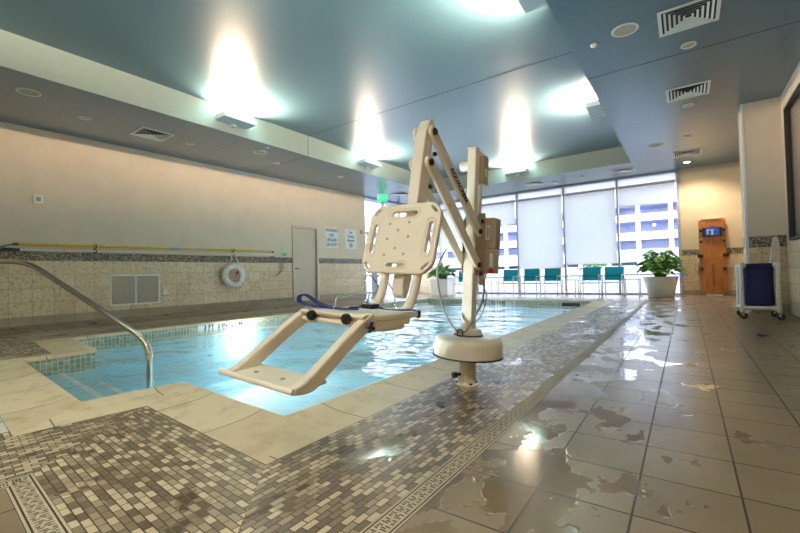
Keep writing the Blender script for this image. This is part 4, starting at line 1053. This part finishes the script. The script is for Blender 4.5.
# ------------------------------------------------------------------ chairs and tables along the windows
def chair_proto(label):
    e = empty('patio_chair', label, 'chair', (0, 0, 0), 0, 'teal and white chairs along the windows'); r = .0125; Wc = .25
    for s in (-1, 1):
        bm = B(); tube(bm, [(s * Wc, -.26, 0), (s * Wc, -.26, .63)], r, 8); link_mesh('front_leg', bm, 'white_paint', e, smooth=True)
        bm = B(); tube(bm, [(s * Wc, .24, 0), (s * Wc, .20, .62)], r, 8); link_mesh('rear_leg', bm, 'white_paint', e, smooth=True)
        bm = B(); box(bm, s * Wc - .02, s * Wc + .02, -.28, .21, .625, .645); link_mesh('armrest', bm, 'white_paint', e, bevel=.005)
    bm = B(); tube(bm, [(-Wc, -.24, .42), (Wc, -.24, .42)], r, 8); tube(bm, [(-Wc, .2, .40), (Wc, .2, .40)], r, 8)
    for s in (-1, 1): tube(bm, [(s * Wc, -.26, .42), (s * Wc, .21, .40)], r, 8)
    link_mesh('seat_frame', bm, 'white_paint', e, smooth=True)
    bm = B(); box(bm, -Wc + .01, Wc - .01, -.24, .19, .415, .423); link_mesh('seat', bm, 'teal_mesh', e)
    bm = B(); M_ = Matrix.Rotation(-.12, 4, 'X'); 
    q = Matrix.Translation((0, .19, .46)) @ M_; box(bm, -Wc + .005, Wc - .005, -.004, .004, .02, .42, 0, q); bk = link_mesh('backrest', bm, 'teal_mesh', e)
    bm = B(); box(bm, -Wc + .005, Wc - .005, -.006, .006, .13, .17, 0, q); link_mesh('back_band', bm, 'teal_band', bk)
    bm = B()
    for s in (-1, 1): tube(bm, [q @ Vector((s * Wc, 0, -.05)), q @ Vector((s * Wc, 0, .42))], .011, 8)
    link_mesh('back_frame', bm, 'white_paint', e, smooth=True)
    return e
CH = [(-1.72, 13.05, .0, 'teal-backed white chair on the right, next to the table by the big plant'), (-2.32, 13.05, .03, 'teal-backed white chair second from the right, left of its neighbour under the shade hem'),
      (-3.46, 13.05, 0, 'teal-backed white chair with the side table at its right, third from the right'), (-4.10, 13.05, .05, 'teal-backed white chair in the middle of the row, fourth from the right'),
      (-4.82, 13.05, .0, 'teal-backed white chair just right of the lift control box'), (-6.44, 12.95, .05, 'teal-backed white chair glimpsed left of the lift mast')]
c0 = None
for x, y, a, lab in CH:
    if c0 is None: c0 = chair_proto(lab); c = c0
    else: c = copy_tree(c0); c['label'] = lab
    c.location = (x, y, 0); c.rotation_euler = (0, 0, a)
def table_proto(label):
    e = empty('side_table', label, 'table', (0, 0, 0), 0, 'white side tables between the chairs')
    bm = B(); box(bm, -.2, .2, -.24, .24, .50, .52); link_mesh('table_top', bm, 'white_paint', e, bevel=.005)
    for sx_ in (-.18, .18):
        for sy_ in (-.22, .22):
            bm = B(); tube(bm, [(sx_, sy_, 0), (sx_, sy_, .5)], .0125, 8); link_mesh('leg', bm, 'white_paint', e, smooth=True)
    return e
t0 = table_proto('white side table between the big plant and the rightmost chair'); t0.location = (-1.245, 12.95, 0)
t1 = copy_tree(t0); t1['label'] = 'white side table standing between two groups of chairs under the long shades'; t1.location = (-2.89, 13.05, 0)
t2_ = copy_tree(t0); t2_['label'] = 'white side table behind the lift control box'; t2_.location = (-5.50, 13.05, 0)

# ------------------------------------------------------------------ planters
def leaf_mesh(bm, base, d, L_, mi):
    d = Vector(d).normalized(); side = d.cross(Vector((0, 0, 1)))
    if side.length < .1: side = Vector((1, 0, 0))
    side.normalize(); up = side.cross(d)
    roll = random.uniform(-.6, .6); side, up = side * math.cos(roll) + up * math.sin(roll), up * math.cos(roll) - side * math.sin(roll)
    n = 6; L0_, R0_, M0_ = [], [], []
    for k in range(n + 1):
        t_ = k / n; w_ = L_ * .33 * math.sin(PI * min(1, t_ * .92 + .06)) ** .8 * (1 - .35 * (k % 2)); droop = -L_ * .35 * t_ * t_
        c = Vector(base) + d * L_ * t_ + Vector((0, 0, droop))
        M0_.append(bm.verts.new(c)); L0_.append(bm.verts.new(c + side * w_ + up * w_ * .25 - d * L_ * .06 * (1 - k % 2))); R0_.append(bm.verts.new(c - side * w_ + up * w_ * .25 - d * L_ * .06 * (1 - k % 2)))
    for k in range(n):
        bm.faces.new((M0_[k], M0_[k + 1], L0_[k + 1], L0_[k])).material_index = mi; bm.faces.new((R0_[k], R0_[k + 1], M0_[k + 1], M0_[k])).material_index = mi
def planter(name, label, loc, square, R, Hh, nl, spread, Lz, seed):
    random.seed(seed); e = empty(name, label, 'potted plant', loc)
    bm = B()
    if square:
        r1, r0 = R, R * .9
        def sq(r, z): return [bm.verts.new(p) for p in ((-r, -r, z), (r, -r, z), (r, r, z), (-r, r, z))]
        rings = [sq(r0, 0), sq(r1, Hh), sq(r1 - .03, Hh), sq(r1 - .04, Hh - .06)]
        for A_, C_ in zip(rings, rings[1:]):
            for k in range(4): bm.faces.new((A_[k], A_[(k + 1) % 4], C_[(k + 1) % 4], C_[k]))
        bm.faces.new(rings[0][::-1]); link_mesh('pot', bm, 'white_paint', e, bevel=.008)
        bm = B(); box(bm, -R + .04, R - .04, -R + .04, R - .04, Hh - .09, Hh - .06); link_mesh('soil', bm, 'soil', e)
    else:
        lathe(bm, [(R * .72, 0), (R * .74, .01), (R * .86, Hh * .5), (R, Hh - .02), (R, Hh), (R - .03, Hh), (R - .05, Hh - .08)], seg=48); link_mesh('pot', bm, 'white_paint', e, smooth=True)
        bm = B(); lathe(bm, [(R - .05, Hh - .07), (R - .08, Hh - .05)], seg=32); link_mesh('soil', bm, 'soil', e)
    st_ = B(); lf = B()
    for k in range(nl):
        a = random.uniform(0, 2 * PI); t_ = random.uniform(.1, 1) ** .7
        tip = Vector((math.cos(a) * spread * t_, math.sin(a) * spread * t_, Hh + Lz * (1.05 - .75 * t_ * t_) * random.uniform(.45, 1.0)))
        b0 = Vector((math.cos(a) * .08, math.sin(a) * .08, Hh - .05)); mid = (b0 + tip) / 2 + Vector((0, 0, .08))
        P = smooth_path([b0, mid, tip], 4); tube(st_, P, .005, 5)
        leaf_mesh(lf, tip, (math.cos(a) + random.uniform(-.5, .5), math.sin(a) + random.uniform(-.5, .5), random.uniform(-.3, .5)), random.uniform(.16, .30), 0 if random.random() < .6 else 1)
    link_mesh('stems', st_, 'leaf', e, smooth=True); link_mesh('foliage', lf, ['leaf', 'leaf_light'], e, recalc=False)
    return e
planter('potted_philodendron', 'leafy green plant in a large round white pot by the windows', (-.60, 13.5, 0), False, .42, .56, 260, .46, .78, 3)
planter('potted_philodendron', 'leafy green plant in a square white planter seen behind the lift seat panel', (-7.42, 13.3, 0), True, .36, .60, 130, .42, .58, 5)

# ------------------------------------------------------------------ backboard on the back wall
e = empty('rescue_backboard', 'varnished wooden rescue backboard with blue head pad standing against back wall', 'backboard', (.61, YB - .10, 0))
bm = B(); lean = Matrix.Translation((0, 0, .07)) @ Matrix.Rotation(-.02, 4, 'X')
hl = []
for sx_ in (-1, 1):
    hl += [rrect(sx_ * .252 - .018, sx_ * .252 + .018, z, z + .14, .016, 4) for z in (.62, .98, 1.38, 1.68)]
hl.append(rrect(-.014, .014, .22, .80, .0138, 4)); hl += [slot((sx_ * .20, 1.955), -sx_ * .35, .09, .035) for sx_ in (-1, 1)]
MB_ = lean @ Matrix(((1, 0, 0, 0), (0, 0, -1, 0), (0, 1, 0, 0), (0, 0, 0, 1)))
prism(bm, rrect(-.30, .30, .0, 2.06, .11, 6), .02, MB_, hl); link_mesh('board', bm, 'board_wood', e, bevel=.004)
bm = B()
for sx_ in (-1, 1):
    for z in (.62, .98, 1.38, 1.68): box(bm, sx_ * .25 - .03, sx_ * .25 + .03, -.05, -.005, z + .08, z + .16)
    for z in (1.06,): box(bm, sx_ * .31 - .03, sx_ * .31 + .03, -.05, -.0, z + .0, z + .09)
link_mesh('strap_clip', bm, 'black_plastic', e, bevel=.01)
bm = B(); box(bm, -.215, .215, -.09, -.021, 1.63, 1.88); hd = link_mesh('head_immobilizer', bm, 'black_plastic', e, bevel=.02)
bm = B(); box(bm, -.15, .15, -.098, -.089, 1.655, 1.855); link_mesh('blue_pad', bm, 'label_blue', hd, bevel=.004)
bm = B(); box(bm, -.10, .05, -.102, -.098, 1.80, 1.82); box(bm, -.115, -.085, -.102, -.098, 1.69, 1.83); box(bm, -.02, .02, -.102, -.098, 1.67, 1.80); link_mesh('pad_mark', bm, 'label_pale', hd)
bm = B(); box(bm, -.07, .07, -.03, -.021, 1.90, 1.925); link_mesh('top_label', bm, 'label_blue', e)
bm = B(); box(bm, -.18, .18, -.09, .09, .0, .045); link_mesh('floor_rest', bm, 'white_pvc', e, bevel=.01)
bm = B(); box(bm, -.18, .18, -.03, .08, 2.115, 2.135); link_mesh('top_rest', bm, 'white_pvc', e, bevel=.005)

# ------------------------------------------------------------------ laundry hamper on castors
HX, HY = .875, 8.20
e = empty('laundry_hamper', 'white tubular rolling hamper with navy cloth bag by the column', 'hamper', (HX, HY, 0))
r = .026; a_, b_ = .205, .24
def fr_(bm, pts): tube(bm, pts, r, 12)
bm = B()
for z in (.17, .80): tube(bm, [(-a_, -b_, z), (a_, -b_, z)], r, 12); tube(bm, [(-a_, b_, z), (a_, b_, z)], r, 12); tube(bm, [(-a_, -b_, z), (-a_, b_, z)], r, 12); tube(bm, [(a_, -b_, z), (a_, b_, z)], r, 12)
tube(bm, [(-a_, -b_, .17), (-a_ - .13, -b_, .17)], r, 12)
link_mesh('frame', bm, 'white_pvc', e, smooth=True)
for sx_ in (-1, 1):
    for sy_ in (-1, 1):
        bm = B(); tube(bm, [(sx_ * a_, sy_ * b_, .11), (sx_ * a_, sy_ * b_, .825)], r * 1.02, 12); link_mesh('upright', bm, 'white_pvc', e, smooth=True)
        for z in (.17, .80):
            bm = B(); tube(bm, [(sx_ * a_, sy_ * b_, z - .045), (sx_ * a_, sy_ * b_, z + .045)], r * 1.3, 12); tube(bm, [(sx_ * a_, sy_ * b_, z), (sx_ * (a_ - .05), sy_ * b_, z)], r * 1.3, 12); link_mesh('joint', bm, 'white_pvc', e, smooth=True)
        bm = B(); tube(bm, [(sx_ * a_ + .015, sy_ * b_ - .014, .051), (sx_ * a_ + .015, sy_ * b_ + .014, .051)], .05, 18); cs = link_mesh('castor', bm, 'dark_metal', e, smooth=True, bevel=.004)
        bm = B(); box(bm, sx_ * a_ - .012, sx_ * a_ + .022, sy_ * b_ - .02, sy_ * b_ - .016, .05, .112); box(bm, sx_ * a_ - .012, sx_ * a_ + .022, sy_ * b_ + .016, sy_ * b_ + .02, .05, .112); box(bm, sx_ * a_ - .02, sx_ * a_ + .02, sy_ * b_ - .02, sy_ * b_ + .02, .105, .112); link_mesh('fork', bm, 'steel', cs)
# sagging bag
bm = B(); rings = []
for z, k in ((.80, .93), (.76, .86), (.6, .84), (.4, .86), (.27, .88), (.21, .86), (.20, .7)):
    ring = []
    for j in range(28):
        a = 2 * PI * j / 28; x = math.copysign(abs(math.cos(a)) ** .35, math.cos(a)) * a_ * k; y = math.copysign(abs(math.sin(a)) ** .35, math.sin(a)) * b_ * k
        wob = 1 + .02 * math.sin(j * 2.3 + z * 13); ring.append(bm.verts.new((x * wob, y * wob, z)))
    rings.append(ring)
for A_, C_ in zip(rings, rings[1:]):
    for k in range(28): bm.faces.new((A_[k], A_[(k + 1) % 28], C_[(k + 1) % 28], C_[k]))
bm.faces.new(rings[-1]); link_mesh('bag', bm, 'navy_fabric', e, smooth=True)
bm = B(); box(bm, -.15, .15, -b_ - .031, -b_ + .031, .765, .832); link_mesh('bag_flap', bm, 'navy_fabric', e, bevel=.012)
bm = B()
Tw = [(0, 0), (.11, .0), (.125, .46), (.06, .50), (.02, .46)]
prism(bm, [(-.05, 0), (.09, 0), (.085, .44), (.07, .50), (.02, .50), (.01, .44)], .06, Matrix.Translation((HX + .225, HY + .29, .74)) @ Matrix(((1, 0, 0, 0), (0, 0, 1, 0), (0, 1, 0, 0), (0, 0, 0, 1))))
o = link_mesh('hanging_towel', bm, 'towel', bevel=.015, segs=3); tag(o, 'pale towel draped over the back corner of the rolling hamper', 'towel')
